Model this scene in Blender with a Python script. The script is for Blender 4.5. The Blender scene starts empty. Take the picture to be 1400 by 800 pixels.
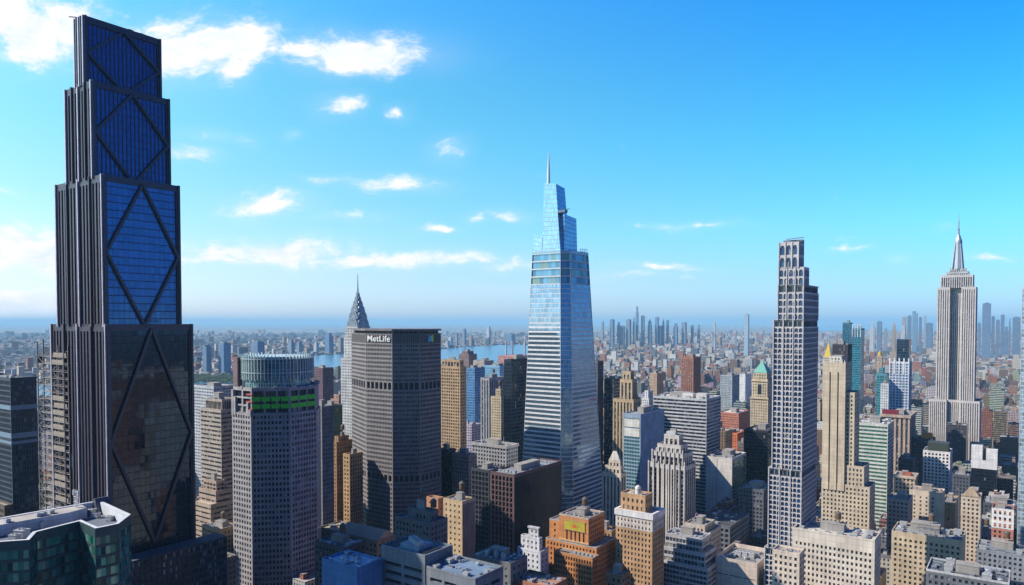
import bpy, math, random
import numpy as np
R = math.radians
random.seed(7)
scene = bpy.context.scene
COL = scene.collection

# ------------------------------------------------------------------ camera
F = 1000.0                       # focal length in photo pixels (photo 1400 wide)
PIT = math.atan(0.03)
CP, SP = math.cos(PIT), math.sin(PIT)
CAMZ = 260.0
cam = bpy.data.cameras.new('camera')
cam.sensor_width = 36.0
cam.lens = 36.0 * F / 1400.0
cam.shift_y = 0.05
cam.clip_start = 1.0
cam.clip_end = 200000.0
cam_o = bpy.data.objects.new('camera', cam)
cam_o.location = (0, 0, CAMZ)
cam_o.rotation_euler = (math.pi / 2 - PIT, 0, 0)
COL.objects.link(cam_o)
scene.camera = cam_o

# ------------------------------------------------------------------ exposure, renderer
scene.view_settings.view_transform = 'Standard'
scene.view_settings.look = 'None'
scene.view_settings.exposure = 0.26
scene.view_settings.gamma = 1.0
scene.view_settings.use_curve_mapping = False
scene.render.engine = 'CYCLES'
cy = scene.cycles
cy.use_denoising = True
try:
    cy.denoiser = 'OPENIMAGEDENOISE'
    cy.denoising_input_passes = 'RGB_ALBEDO_NORMAL'
    cy.denoising_prefilter = 'ACCURATE'
except Exception:
    pass
cy.max_bounces = 5
cy.diffuse_bounces = 1
cy.glossy_bounces = 3
cy.transmission_bounces = 2
cy.volume_bounces = 1
cy.caustics_reflective = False
cy.caustics_refractive = False
cy.sample_clamp_indirect = 4.0

# ------------------------------------------------------------------ sun
SUN_REL = R(-93.0)      # compass angle of the sun measured from the view direction (negative = left)
SUN_EL = R(40.0)
SUN_STRENGTH = 5.0
sv = (math.sin(SUN_REL) * math.cos(SUN_EL), math.cos(SUN_REL) * math.cos(SUN_EL), math.sin(SUN_EL))
sun = bpy.data.lights.new('sun', 'SUN')
sun.energy = SUN_STRENGTH
sun.angle = R(0.5)
sun.color = (1.0, 0.90, 0.76)
sun_o = bpy.data.objects.new('sun', sun)
from mathutils import Vector
sun_o.rotation_euler = Vector(sv).to_track_quat('Z', 'Y').to_euler()
sun_o.location = (0, 0, 2000)
COL.objects.link(sun_o)

# ------------------------------------------------------------------ sky with clouds
SKY_STRENGTH = 0.15
world = bpy.data.worlds.new('World')
scene.world = world
world.use_nodes = True
wn = world.node_tree
for n in list(wn.nodes):
    wn.nodes.remove(n)
def W(t, **k):
    n = wn.nodes.new(t)
    for a, v in k.items():
        setattr(n, a, v)
    return n
def wm(op, a, b=None, c=None, clamp=False):
    n = W('ShaderNodeMath', operation=op, use_clamp=clamp)
    for i, v in enumerate((a, b, c)):
        if v is None: continue
        if isinstance(v, (int, float)): n.inputs[i].default_value = v
        else: wn.links.new(v, n.inputs[i])
    return n.outputs[0]
sky = W('ShaderNodeTexSky', sky_type='NISHITA')
sky.sun_disc = False
sky.sun_elevation = SUN_EL
sky.sun_rotation = SUN_REL
sky.altitude = 100.0
sky.air_density = 1.0
sky.dust_density = 0.6
sky.ozone_density = 2.5
tc = W('ShaderNodeTexCoord')
sep = W('ShaderNodeSeparateXYZ')
wn.links.new(tc.outputs['Generated'], sep.inputs[0])

# the air's colour: deeper blue away from the sun and overhead, pale towards the sun and the horizon
def wramp(z, stops, k=2.0):
    r = W('ShaderNodeValToRGB')
    while len(r.color_ramp.elements) < len(stops): r.color_ramp.elements.new(1.0)
    for e, (p, c) in zip(r.color_ramp.elements, stops): e.position = p; e.color = (c[0] / k, c[1] / k, c[2] / k, 1)
    wn.links.new(z, r.inputs[0])
    return r.outputs[0]
zz = wm('MAXIMUM', sep.outputs[2], 0.0)
AWAY = [(0, (.52, .78, 1.36)), (.06, (.48, .84, 1.24)), (.12, (.40, 1.0, 1.16)), (.23, (.21, 1.06, 1.28)), (.40, (.05, .88, 1.6)), (.58, (.02, .22, .80)), (1, (.012, .09, .45))]
SUNNY = [(0, (.92, 1.0, 1.36)), (.07, (.95, .99, 1.15)), (.17, (.84, 1.14, 1.0)), (.3, (.72, 1.36, 1.05)), (.42, (.55, 1.45, 1.45)), (.62, (.08, .28, .80)), (1, (.012, .09, .45))]
sd = W('ShaderNodeVectorMath', operation='DOT_PRODUCT')
wn.links.new(tc.outputs['Generated'], sd.inputs[0]); sd.inputs[1].default_value = (math.sin(SUN_REL), math.cos(SUN_REL), 0)
sf = W('ShaderNodeMapRange'); sf.inputs[1].default_value = -0.55; sf.inputs[2].default_value = 0.6
wn.links.new(sd.outputs['Value'], sf.inputs[0])
rmix = W('ShaderNodeMix', data_type='RGBA')
wn.links.new(sf.outputs[0], rmix.inputs[0]); wn.links.new(wramp(zz, AWAY), rmix.inputs[6]); wn.links.new(wramp(zz, SUNNY), rmix.inputs[7])
tvec = W('ShaderNodeVectorMath', operation='MULTIPLY')
wn.links.new(sky.outputs[0], tvec.inputs[0]); wn.links.new(rmix.outputs[2], tvec.inputs[1])
tint = W('ShaderNodeVectorMath', operation='SCALE'); wn.links.new(tvec.outputs[0], tint.inputs[0])
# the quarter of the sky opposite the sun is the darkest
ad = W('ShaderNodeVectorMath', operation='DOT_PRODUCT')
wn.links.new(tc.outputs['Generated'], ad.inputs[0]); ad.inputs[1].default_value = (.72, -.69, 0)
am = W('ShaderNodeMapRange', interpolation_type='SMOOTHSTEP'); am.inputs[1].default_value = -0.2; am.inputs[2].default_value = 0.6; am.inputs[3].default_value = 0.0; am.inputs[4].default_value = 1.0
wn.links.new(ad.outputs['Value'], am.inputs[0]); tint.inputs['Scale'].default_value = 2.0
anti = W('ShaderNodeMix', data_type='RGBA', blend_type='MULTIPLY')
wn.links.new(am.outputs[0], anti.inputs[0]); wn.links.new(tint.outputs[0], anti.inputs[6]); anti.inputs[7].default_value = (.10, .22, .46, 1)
yy = wm('MAXIMUM', sep.outputs[1], 0.02)
uu = wm('DIVIDE', sep.outputs[0], yy)
vv = wm('DIVIDE', sep.outputs[2], yy)
cmb = W('ShaderNodeCombineXYZ')
wn.links.new(uu, cmb.inputs[0]); wn.links.new(vv, cmb.inputs[1])
UV0 = cmb.outputs[0]
def warp(scale, amt, src):
    nz = W('ShaderNodeTexNoise'); nz.inputs['Scale'].default_value = scale; nz.inputs['Detail'].default_value = 4
    wn.links.new(src, nz.inputs['Vector'])
    sb = W('ShaderNodeVectorMath', operation='SUBTRACT'); wn.links.new(nz.outputs['Color'], sb.inputs[0]); sb.inputs[1].default_value = (.5, .5, .5)
    ma = W('ShaderNodeVectorMath', operation='MULTIPLY_ADD'); wn.links.new(sb.outputs[0], ma.inputs[0]); ma.inputs[1].default_value = (amt, amt * .5, 0); wn.links.new(src, ma.inputs[2])
    return ma.outputs[0]
UV = warp(9.0, .09, UV0)
BLOBS = [(45,42,85,46,1.45),(95,40,60,40,1.2),(250,70,80,40,1.4),(310,66,75,32,1.35),(318,100,30,24,1.0),(485,74,95,24,1.35),(540,76,60,16,1.1),(420,72,50,14,1.1),
 (466,140,34,18,.85),(551,156,17,10,.9),(610,210,22,18,.62),(262,210,36,11,.85),(290,187,34,11,.6),(330,190,24,10,.5),(368,281,60,17,1.0),
 (460,250,32,8,.85),(545,254,52,12,.98),(700,297,30,10,1.0),(652,300,13,8,.9),(598,317,26,6,.85),(405,181,12,7,.7),(940,310,62,6,.62),
 (1160,345,30,5,.55),(1230,357,16,6,.6),(1345,350,34,6,.6),(350,342,130,17,1.0),(560,356,150,11,1.0),(15,340,110,36,1.25),(10,416,110,20,1.15),(300,352,120,10,.9),(180,330,60,14,.8),
 (690,362,70,10,.75),(840,378,70,8,.7),(890,365,60,6,.65),(10,267,22,6,.6),(1290,313,16,5,.5),(180,72,60,40,1.0),(460,300,60,8,.5),(760,395,120,8,.5)]
acc = None
for (px, py, rx, ry, s) in BLOBS:
    rx *= 1.12; ry *= 1.12
    vm = W('ShaderNodeVectorMath', operation='MULTIPLY_ADD')
    wn.links.new(UV, vm.inputs[0])
    a, b = 1000.0 / rx, 1000.0 / ry
    vm.inputs[1].default_value = (a, b, 0)
    vm.inputs[2].default_value = (-(px - 700) / 1000.0 * a, -(440 - py) / 1000.0 * b, 0)
    dt = W('ShaderNodeVectorMath', operation='DOT_PRODUCT')
    wn.links.new(vm.outputs[0], dt.inputs[0]); wn.links.new(vm.outputs[0], dt.inputs[1])
    e = wm('MULTIPLY', wm('EXPONENT', wm('MULTIPLY', dt.outputs['Value'], -1.0)), s)
    acc = e if acc is None else wm('MAXIMUM', acc, e)
def wnoise(sx, sy, off, detail, rough):
    mp = W('ShaderNodeVectorMath', operation='MULTIPLY_ADD')
    wn.links.new(UV, mp.inputs[0])
    mp.inputs[1].default_value = (sx, sy, 1); mp.inputs[2].default_value = off
    nz = W('ShaderNodeTexNoise')
    nz.inputs['Scale'].default_value = 1.0
    nz.inputs['Detail'].default_value = detail
    nz.inputs['Roughness'].default_value = rough
    wn.links.new(mp.outputs[0], nz.inputs['Vector'])
    return nz.outputs[0]
n1 = wnoise(15, 27, (3.1, 7.7, 0.4), 12, 0.66)
n2 = wnoise(15, 27, (3.25, 7.3, 0.4), 6, 0.64)
dens = wm('SUBTRACT', wm('ADD', acc, wm('MULTIPLY', wm('SUBTRACT', n1, 0.5), 2.5)), 0.31)
mask = W('ShaderNodeMapRange', interpolation_type='SMOOTHERSTEP')
mask.inputs[1].default_value = 0.0; mask.inputs[2].default_value = 0.95
mask.inputs[3].default_value = 0.0; mask.inputs[4].default_value = 0.97
wn.links.new(dens, mask.inputs[0])
veil = wm('MULTIPLY', acc, 0.2)
mfac = wm('MINIMUM', wm('ADD', mask.outputs[0], veil), 1.0)
mfac = wm('MULTIPLY', mfac, wm('GREATER_THAN', sep.outputs[1], 0.03))
shade = wm('ADD', wm('MULTIPLY', wm('SUBTRACT', n1, n2), 1.8), 0.62, clamp=True)
ccol = W('ShaderNodeMix', data_type='RGBA')
wn.links.new(shade, ccol.inputs[0])
ccol.inputs[6].default_value = (4.1, 5.0, 6.2, 1)
ccol.inputs[7].default_value = (6.6, 6.3, 6.4, 1)
smix = W('ShaderNodeMix', data_type='RGBA')
wn.links.new(mfac, smix.inputs[0])
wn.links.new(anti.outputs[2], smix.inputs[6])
wn.links.new(ccol.outputs[2], smix.inputs[7])
bg = W('ShaderNodeBackground')
bg.inputs[1].default_value = SKY_STRENGTH
wn.links.new(smix.outputs[2], bg.inputs[0])
wo = W('ShaderNodeOutputWorld')
wn.links.new(bg.outputs[0], wo.inputs[0])
world.cycles.sampling_method = 'MANUAL'
world.cycles.sample_map_resolution = 512

# ------------------------------------------------------------------ geometry of the view (photo pixels <-> metres)
AX = R(-35.4)                                    # street grid: local x = west (right, towards us), local y = south (right, away)
WX, WY = math.cos(AX), math.sin(AX)
UX, UY = -math.sin(AX), math.cos(AX)
def dep(y, z): return CP * y - SP * (z - CAMZ)
def zof(py, Y):
    m = (470.0 - py) / F
    return CAMZ + Y * (m * CP - SP) / (CP + m * SP)
def xof(px, Y, z): return (px - 700.0) / F * dep(Y, z)
def proj(x, y, z):
    d = dep(y, z)
    return 700 + F * x / d, 470 - F * (y * SP + (z - CAMZ) * CP) / d
def solve_t(C, d, px, z):
    k = (px - 700.0) / F
    return (k * (CP * C[1] - SP * (z - CAMZ)) - C[0]) / (d[0] - k * CP * d[1])
def ground(px, py, z=0.0):
    m = (470.0 - py) / F
    Y = (z - CAMZ) * (CP + m * SP) / (m * CP - SP)
    return (xof(px, Y, z), Y)
def to_local(C, P):
    dx, dy = P[0] - C[0], P[1] - C[1]
    return (dx * WX + dy * WY, dx * UX + dy * UY)
def to_world(C, p):
    return (C[0] + p[0] * WX + p[1] * UX, C[1] + p[0] * WY + p[1] * UY)

# ------------------------------------------------------------------ materials
def newmat(name):
    m = bpy.data.materials.new(name)
    m.use_nodes = True
    t = m.node_tree
    b = t.nodes['Principled BSDF']
    return m, t, b
def nd(t, ty, **k):
    n = t.nodes.new(ty)
    for a, v in k.items(): setattr(n, a, v)
    return n
def mth(t, op, a, b=None, c=None, clamp=False):
    n = nd(t, 'ShaderNodeMath', operation=op, use_clamp=clamp)
    for i, v in enumerate((a, b, c)):
        if v is None: continue
        if isinstance(v, (int, float)): n.inputs[i].default_value = v
        else: t.links.new(v, n.inputs[i])
    return n.outputs[0]
def mixc(t, fac, a, b, blend='MIX'):
    n = nd(t, 'ShaderNodeMix', data_type='RGBA', blend_type=blend)
    for i, v in ((0, fac), (6, a), (7, b)):
        if isinstance(v, (int, float)): n.inputs[i].default_value = v
        elif isinstance(v, tuple): n.inputs[i].default_value = (*v[:3], 1)
        else: t.links.new(v, n.inputs[i])
    return n.outputs[2]
def sc(c, k): return tuple(min(1.0, x * k) for x in c[:3])
def stain(t, var=0.3):
    """multiplier 1-var..1+var/3 : blotches and vertical rain streaks in the material"""
    tc = nd(t, 'ShaderNodeTexCoord')
    n1 = nd(t, 'ShaderNodeTexNoise'); n1.inputs['Scale'].default_value = 0.07; n1.inputs['Detail'].default_value = 6
    t.links.new(tc.outputs['Object'], n1.inputs['Vector'])
    mp = nd(t, 'ShaderNodeMapping'); mp.inputs['Scale'].default_value = (0.55, 0.55, 0.035)
    t.links.new(tc.outputs['Object'], mp.inputs['Vector'])
    n2 = nd(t, 'ShaderNodeTexNoise'); n2.inputs['Scale'].default_value = 1.0; n2.inputs['Detail'].default_value = 4
    t.links.new(mp.outputs[0], n2.inputs['Vector'])
    s = mth(t, 'ADD', n1.outputs[0], n2.outputs[0])
    return mth(t, 'MULTIPLY_ADD', s, var * 2.2, 1.0 - var * 2.2)
_cache = {}
def cached(fn):
    def g(*a, **k):
        key = (fn.__name__, a, tuple(sorted(k.items())))
        if key not in _cache: _cache[key] = fn(*a, **k)
        return _cache[key]
    return g
@cached
def wall(rgb, rough=0.85, var=0.28, metal=0.0):
    m, t, b = newmat('masonry')
    mul = stain(t, var * 1.35)
    U, V = uvsep(t)
    ln = mth(t, 'LESS_THAN', mth(t, 'FRACT', mth(t, 'DIVIDE', V, 3.6)), .07)
    mul = mth(t, 'MULTIPLY', mul, mth(t, 'MULTIPLY_ADD', ln, -.22, 1.0))
    fl = nd(t, 'ShaderNodeTexWhiteNoise', noise_dimensions='2D'); cb = nd(t, 'ShaderNodeCombineXYZ')
    t.links.new(mth(t, 'FLOOR', mth(t, 'DIVIDE', V, 3.6)), cb.inputs[0]); t.links.new(mth(t, 'FLOOR', mth(t, 'DIVIDE', U, 5.2)), cb.inputs[1]); t.links.new(cb.outputs[0], fl.inputs['Vector'])
    mul = mth(t, 'MULTIPLY', mul, mth(t, 'MULTIPLY_ADD', fl.outputs['Value'], .16, .92))
    v = nd(t, 'ShaderNodeCombineXYZ')
    for i in range(3): t.links.new(mul, v.inputs[i])
    c = mixc(t, 1.0, tuple(rgb), v.outputs[0], 'MULTIPLY')
    t.links.new(c, b.inputs['Base Color'])
    b.inputs['Roughness'].default_value = rough
    b.inputs['Metallic'].default_value = metal
    return m
@cached
def roofm(rgb, var=0.5):
    m, t, b = newmat('roofing')
    tc = nd(t, 'ShaderNodeTexCoord')
    n1 = nd(t, 'ShaderNodeTexNoise'); n1.inputs['Scale'].default_value = 0.16; n1.inputs['Detail'].default_value = 7
    n1.inputs['Roughness'].default_value = 0.7
    t.links.new(tc.outputs['Object'], n1.inputs['Vector'])
    vo = nd(t, 'ShaderNodeTexVoronoi'); vo.inputs['Scale'].default_value = 0.11
    t.links.new(tc.outputs['Object'], vo.inputs['Vector'])
    s = mth(t, 'MULTIPLY_ADD', n1.outputs[0], var * 1.6, 1 - var * 0.8)
    s2 = mth(t, 'MULTIPLY_ADD', vo.outputs['Color'], 0.3, 0.85)
    s = mth(t, 'MULTIPLY', s, s2)
    v = nd(t, 'ShaderNodeCombineXYZ')
    for i in range(3): t.links.new(s, v.inputs[i])
    t.links.new(mixc(t, 1.0, tuple(rgb), v.outputs[0], 'MULTIPLY'), b.inputs['Base Color'])
    b.inputs['Roughness'].default_value = 0.9
    return m
def uvsep(t):
    u = nd(t, 'ShaderNodeUVMap')
    s = nd(t, 'ShaderNodeSeparateXYZ')
    t.links.new(u.outputs[0], s.inputs[0])
    return s.outputs[0], s.outputs[1]
def cellrand(t, U, V, pu, pv):
    cu = mth(t, 'FLOOR', mth(t, 'DIVIDE', U, pu)); cv = mth(t, 'FLOOR', mth(t, 'DIVIDE', V, pv))
    cb = nd(t, 'ShaderNodeCombineXYZ'); t.links.new(cu, cb.inputs[0]); t.links.new(cv, cb.inputs[1])
    wnz = nd(t, 'ShaderNodeTexWhiteNoise', noise_dimensions='2D'); t.links.new(cb.outputs[0], wnz.inputs['Vector'])
    return wnz
def wobble(t, b, col, amt):
    g = nd(t, 'ShaderNodeNewGeometry')
    s = nd(t, 'ShaderNodeVectorMath', operation='SUBTRACT'); t.links.new(col, s.inputs[0]); s.inputs[1].default_value = (.5, .5, .5)
    m = nd(t, 'ShaderNodeVectorMath', operation='MULTIPLY_ADD'); t.links.new(s.outputs[0], m.inputs[0])
    m.inputs[1].default_value = (amt, amt, amt * .6); t.links.new(g.outputs['Normal'], m.inputs[2])
    n = nd(t, 'ShaderNodeVectorMath', operation='NORMALIZE'); t.links.new(m.outputs[0], n.inputs[0])
    t.links.new(n.outputs[0], b.inputs['Normal'])
@cached
def glass(rgb, rough=0.12, metal=0.0, pu=1.6, pv=3.8, frame=None, ffu=0.10, ffv=0.12, blind=0.17, blind_glintc=(.30, .29, .28), wob=0.03, spand=0.0, spandc=(.05, .05, .06), lo=.55, hi=1.5, ior=1.48):
    """window glazing: panes of pu x pv metres with frame lines, some blinds drawn or bright reflections painted in, panes slightly out of true"""
    m, t, b = newmat('glazing')
    U, V = uvsep(t)
    wz = cellrand(t, U, V, pu, pv)
    r = wz.outputs['Value']
    c = mixc(t, r, sc(rgb, lo), sc(rgb, hi))
    bl = mth(t, 'GREATER_THAN', r, 1.0 - blind)
    c = mixc(t, bl, c, tuple(blind_glintc))
    msk = None
    fu = mth(t, 'FRACT', mth(t, 'DIVIDE', U, pu)); fv = mth(t, 'FRACT', mth(t, 'DIVIDE', V, pv))
    if spand > 0:
        sp = mth(t, 'LESS_THAN', fv, spand)
        c = mixc(t, sp, c, tuple(spandc))
    if frame is not None:
        msk = mth(t, 'MAXIMUM', mth(t, 'LESS_THAN', fu, ffu), mth(t, 'LESS_THAN', fv, ffv))
        c = mixc(t, msk, c, tuple(frame))
        t.links.new(mth(t, 'MULTIPLY_ADD', msk, 0.5 - rough, rough), b.inputs['Roughness'])
        t.links.new(mth(t, 'MULTIPLY', mth(t, 'SUBTRACT', 1.0, msk), metal), b.inputs['Metallic'])
    else:
        b.inputs['Roughness'].default_value = rough
        b.inputs['Metallic'].default_value = metal
    t.links.new(c, b.inputs['Base Color'])
    b.inputs['IOR'].default_value = ior
    if wob: wobble(t, b, wz.outputs['Color'], wob)
    return m
@cached
def facade_mat(rgb, grgb=(.03, .04, .06), bay=3.0, flo=3.6, fw=0.5, fh=0.5, objcol=False, rough=.8, roof=None, jitter=0.0):
    """wall with a regular grid of windows (far or rear faces)"""
    m, t, b = newmat('windowed_wall')
    U, V = uvsep(t)
    wz = cellrand(t, U, V, bay, flo)
    fu = mth(t, 'FRACT', mth(t, 'DIVIDE', U, bay)); fv = mth(t, 'FRACT', mth(t, 'DIVIDE', V, flo))
    a = mth(t, 'LESS_THAN', mth(t, 'ABSOLUTE', mth(t, 'SUBTRACT', fu, 0.5)), fw / 2)
    d = mth(t, 'LESS_THAN', mth(t, 'ABSOLUTE', mth(t, 'SUBTRACT', fv, 0.5)), fh / 2)
    msk = mth(t, 'MULTIPLY', a, d)
    mul = stain(t, 0.3)
    v = nd(t, 'ShaderNodeCombineXYZ')
    for i in range(3): t.links.new(mul, v.inputs[i])
    base = tuple(rgb)
    if objcol:
        oi = nd(t, 'ShaderNodeObjectInfo'); base = oi.outputs['Color']
    wc = mixc(t, 1.0, base, v.outputs[0], 'MULTIPLY')
    gc = mixc(t, wz.outputs['Value'], sc(grgb, .5), sc(grgb, 1.9))
    gc = mixc(t, mth(t, 'GREATER_THAN', wz.outputs['Value'], 0.88), gc, (.22, .21, .2))
    c = mixc(t, msk, wc, gc)
    g = nd(t, 'ShaderNodeNewGeometry')
    sn = nd(t, 'ShaderNodeSeparateXYZ'); t.links.new(g.outputs['Normal'], sn.inputs[0])
    up = mth(t, 'GREATER_THAN', sn.outputs[2], 0.7)
    rc = mixc(t, nd(t, 'ShaderNodeObjectInfo').outputs['Random'], (.10, .10, .11), (.42, .41, .40)) if roof is None else tuple(roof)
    rc = mixc(t, 1.0, rc, v.outputs[0], 'MULTIPLY')
    c = mixc(t, up, c, rc)
    t.links.new(c, b.inputs['Base Color'])
    gm = mth(t, 'MULTIPLY', msk, mth(t, 'SUBTRACT', 1.0, up))
    t.links.new(mth(t, 'MULTIPLY_ADD', gm, 0.15 - rough, rough), b.inputs['Roughness'])
    return m
@cached
def plain(rgb, rough=0.6, metal=0.0):
    m, t, b = newmat('plain_finish')
    tc = nd(t, 'ShaderNodeTexCoord')
    n1 = nd(t, 'ShaderNodeTexNoise'); n1.inputs['Scale'].default_value = 0.35; n1.inputs['Detail'].default_value = 5
    t.links.new(tc.outputs['Object'], n1.inputs['Vector'])
    c = mixc(t, n1.outputs[0], sc(rgb, .75), sc(rgb, 1.2))
    t.links.new(c, b.inputs['Base Color'])
    b.inputs['Roughness'].default_value = rough; b.inputs['Metallic'].default_value = metal
    return m

# ------------------------------------------------------------------ mesh builder
class MB:
    def __init__(s): s.v = []; s.f = []; s.m = []; s.uv = []
    def quad(s, a, b, c, d, mi=0, uv=None):
        n = len(s.v); s.v += [a, b, c, d]; s.f.append((n, n + 1, n + 2, n + 3)); s.m.append(mi)
        if uv is None:
            l = math.dist(a, b); h = math.dist(a, d)
            uv = ((0, 0), (l, 0), (l, h), (0, h))
        s.uv += uv
    def ngon(s, pts, mi=0, uv=None):
        n = len(s.v); s.v += list(pts); s.f.append(tuple(range(n, n + len(pts)))); s.m.append(mi)
        s.uv += uv if uv else [(p[0], p[1]) for p in pts]
    def box(s, x0, x1, y0, y1, z0, z1, mi=0, top=None):
        s.prism([(x0, y0), (x1, y0), (x1, y1), (x0, y1)], z0, z1, mi, top)
    def prism(s, poly, z0, z1, mi=0, top=None, bottom=False, poly2=None):
        p2 = poly2 or poly
        acc = 0.0
        for i in range(len(poly)):
            a, b = poly[i], poly[(i + 1) % len(poly)]; c, d = p2[(i + 1) % len(poly)], p2[i]
            l = math.dist(a, b)
            s.quad((*a, z0), (*b, z0), (*c, z1), (*d, z1), mi, ((acc, z0), (acc + l, z0), (acc + l, z1), (acc, z1)))
            acc += l
        s.ngon([(*p, z1) for p in p2], mi if top is None else top)
        if bottom: s.ngon([(*p, z0) for p in reversed(poly)], mi)
    def bar(s, a, b, r, mi=0, n=4):
        """square/round strut from a to b"""
        A, B = Vector(a), Vector(b); d = (B - A)
        if d.length < 1e-6: return
        q = d.to_track_quat('Z', 'Y'); ring = []
        for i in range(n):
            th = 2 * math.pi * (i + .5) / n
            ring.append(q @ Vector((math.cos(th) * r, math.sin(th) * r, 0)))
        for i in range(n):
            j = (i + 1) % n
            s.quad(tuple(A + ring[i]), tuple(A + ring[j]), tuple(B + ring[j]), tuple(B + ring[i]), mi)
        s.ngon([tuple(B + r_) for r_ in ring], mi); s.ngon([tuple(A + r_) for r_ in reversed(ring)], mi)
    def lathe(s, cx, cy, prof, n=16, mi=0):
        for (r0, z0), (r1, z1) in zip(prof, prof[1:]):
            for i in range(n):
                a, b = 2 * math.pi * i / n, 2 * math.pi * (i + 1) / n
                p = [(cx + r0 * math.cos(a), cy + r0 * math.sin(a), z0), (cx + r0 * math.cos(b), cy + r0 * math.sin(b), z0),
                     (cx + r1 * math.cos(b), cy + r1 * math.sin(b), z1), (cx + r1 * math.cos(a), cy + r1 * math.sin(a), z1)]
                if r1 < 1e-4: s.ngon(p[:3], mi)
                elif r0 < 1e-4: s.ngon([p[0], p[2], p[3]], mi)
                else: s.quad(*p, mi, ((a * r0, z0), (b * r0, z0), (b * r0, z1), (a * r0, z1)))
        if prof[-1][0] > 1e-4:
            s.ngon([(cx + prof[-1][0] * math.cos(2 * math.pi * i / n), cy + prof[-1][0] * math.sin(2 * math.pi * i / n), prof[-1][1]) for i in range(n)], mi)
    def mesh(s, name, mats):
        me = bpy.data.meshes.new(name)
        me.from_pydata(s.v, [], s.f)
        for m in mats: me.materials.append(m)
        if len(mats) > 1: me.polygons.foreach_set('material_index', s.m)
        ul = me.uv_layers.new(name='UVMap')
        ul.data.foreach_set('uv', np.array(s.uv, dtype=np.float32).ravel())
        me.update()
        return me
    def build(s, name, mats, parent=None, loc=None):
        if not s.f: return None
        if not isinstance(mats, (list, tuple)): mats = [mats]
        o = bpy.data.objects.new(name, s.mesh(name, mats))
        COL.objects.link(o)
        if parent: o.parent = parent
        if loc: o.location = loc
        return o

def bil(A, B, C, D, s, t):
    a, b, c, d = (1 - s) * (1 - t), s * (1 - t), s * t, (1 - s) * t
    return (a * A[0] + b * B[0] + c * C[0] + d * D[0], a * A[1] + b * B[1] + c * C[1] + d * D[1], a * A[2] + b * B[2] + c * C[2] + d * D[2])
def facade(wb, gb, A, B, C, D, bay=3.0, flo=3.7, fw=0.5, fh=0.5, dp=0.35, ml=0.8, mr=0.8, mb=0.0, mt=0.6, arch=False, nx=None, ny=None, sill=0.45, uoff=0.0):
    """a wall A-B-C-D (A lower left, B lower right seen from outside) with recessed windows"""
    Wd, Ht = math.dist(A, B), math.dist(A, D)
    if Wd < 0.5 or Ht < 0.5: return
    ml = min(ml, Wd * .2); mr = min(mr, Wd * .2); mt = min(mt, Ht * .3); mb = min(mb, Ht * .3)
    v1 = Vector(B) - Vector(A); v2 = Vector(D) - Vector(A); n = v1.cross(v2).normalized()
    ox, oy, oz = (-n.x * dp, -n.y * dp, -n.z * dp)
    s0, s1, t0, t1 = ml / Wd, 1 - mr / Wd, mb / Ht, 1 - mt / Ht
    nx = nx or max(1, round((Wd - ml - mr) / bay)); ny = ny or max(1, round((Ht - mt - mb) / flo))
    P = lambda s, t: bil(A, B, C, D, s, t)
    def wq(sa, sb, ta, tb):
        if sb - sa < 1e-6 or tb - ta < 1e-6: return
        wb.quad(P(sa, ta), P(sb, ta), P(sb, tb), P(sa, tb), 0, ((sa * Wd, ta * Ht), (sb * Wd, ta * Ht), (sb * Wd, tb * Ht), (sa * Wd, tb * Ht)))
    wq(0, s0, 0, 1); wq(s1, 1, 0, 1); wq(s0, s1, 0, t0); wq(s0, s1, t1, 1)
    cs, ct = (s1 - s0) / nx, (t1 - t0) / ny
    full = fw >= 0.999
    rows = []
    for j in range(ny):
        ta = t0 + j * ct
        if fh >= 0.999: wa, wz = ta, ta + ct
        else:
            wa = ta + ct * (1 - fh) * sill; wz = wa + ct * fh
            wq(s0, s1, ta, wa); wq(s0, s1, wz, ta + ct)
        rows.append((j, wa, wz))
    for j, wa, wz in rows:
        for i in range(1 if full else nx):
            sa = s0 + i * cs
            if full: xa, xz = s0, s1
            else:
                xa = sa + cs * (1 - fw) / 2; xz = xa + cs * fw
                wq(sa, xa, wa, wz); wq(xz, sa + cs, wa, wz)
            a, b, c, d = P(xa, wa), P(xz, wa), P(xz, wz), P(xa, wz)
            sh = lambda p: (p[0] + ox, p[1] + oy, p[2] + oz)
            A2, B2, C2, D2 = sh(a), sh(b), sh(c), sh(d)
            wb.quad(a, b, B2, A2); wb.quad(b, c, C2, B2); wb.quad(c, d, D2, C2); wb.quad(d, a, A2, D2)
            u0, u1 = uoff + (i + .02) * bay, uoff + (i + .98) * bay
            if full: u0, u1 = uoff, uoff + (xz - xa) * Wd
            v0, v1 = (j * flo + .02, (j + .98) * flo) if ny > 1 else (0.02, (wz - wa) * Ht)
            gb.append(((A2, B2, C2, D2), ((u0, v0), (u1, v0), (u1, v1), (u0, v1))))
            if arch:
                # fill the two upper corners so that the opening has a segmental arch
                k = 5; w_ = xz - xa; hgt = (wz - wa) * 0.32
                up = [(xa + w_ * q / k, wz - hgt + hgt * math.sin(math.acos(1 - 2 * q / k))) for q in range(k + 1)]
                half = k // 2
                L = [P(xa, wz)] + [P(*p) for p in up[:half + 1]] + [P(up[half][0], wz)]
                Rr = [P(up[half + 1][0], wz)] + [P(*p) for p in up[half + 1:]] + [P(xz, wz)]
                wb.ngon([L[0], *L[1:-1], L[-1]], 0, [(0, 0)] * len(L)); wb.ngon(Rr, 0, [(0, 0)] * len(Rr))
                wb.quad(P(up[half][0], up[half][1]), P(up[half + 1][0], up[half + 1][1]), P(up[half + 1][0], wz), P(up[half][0], wz))

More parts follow.
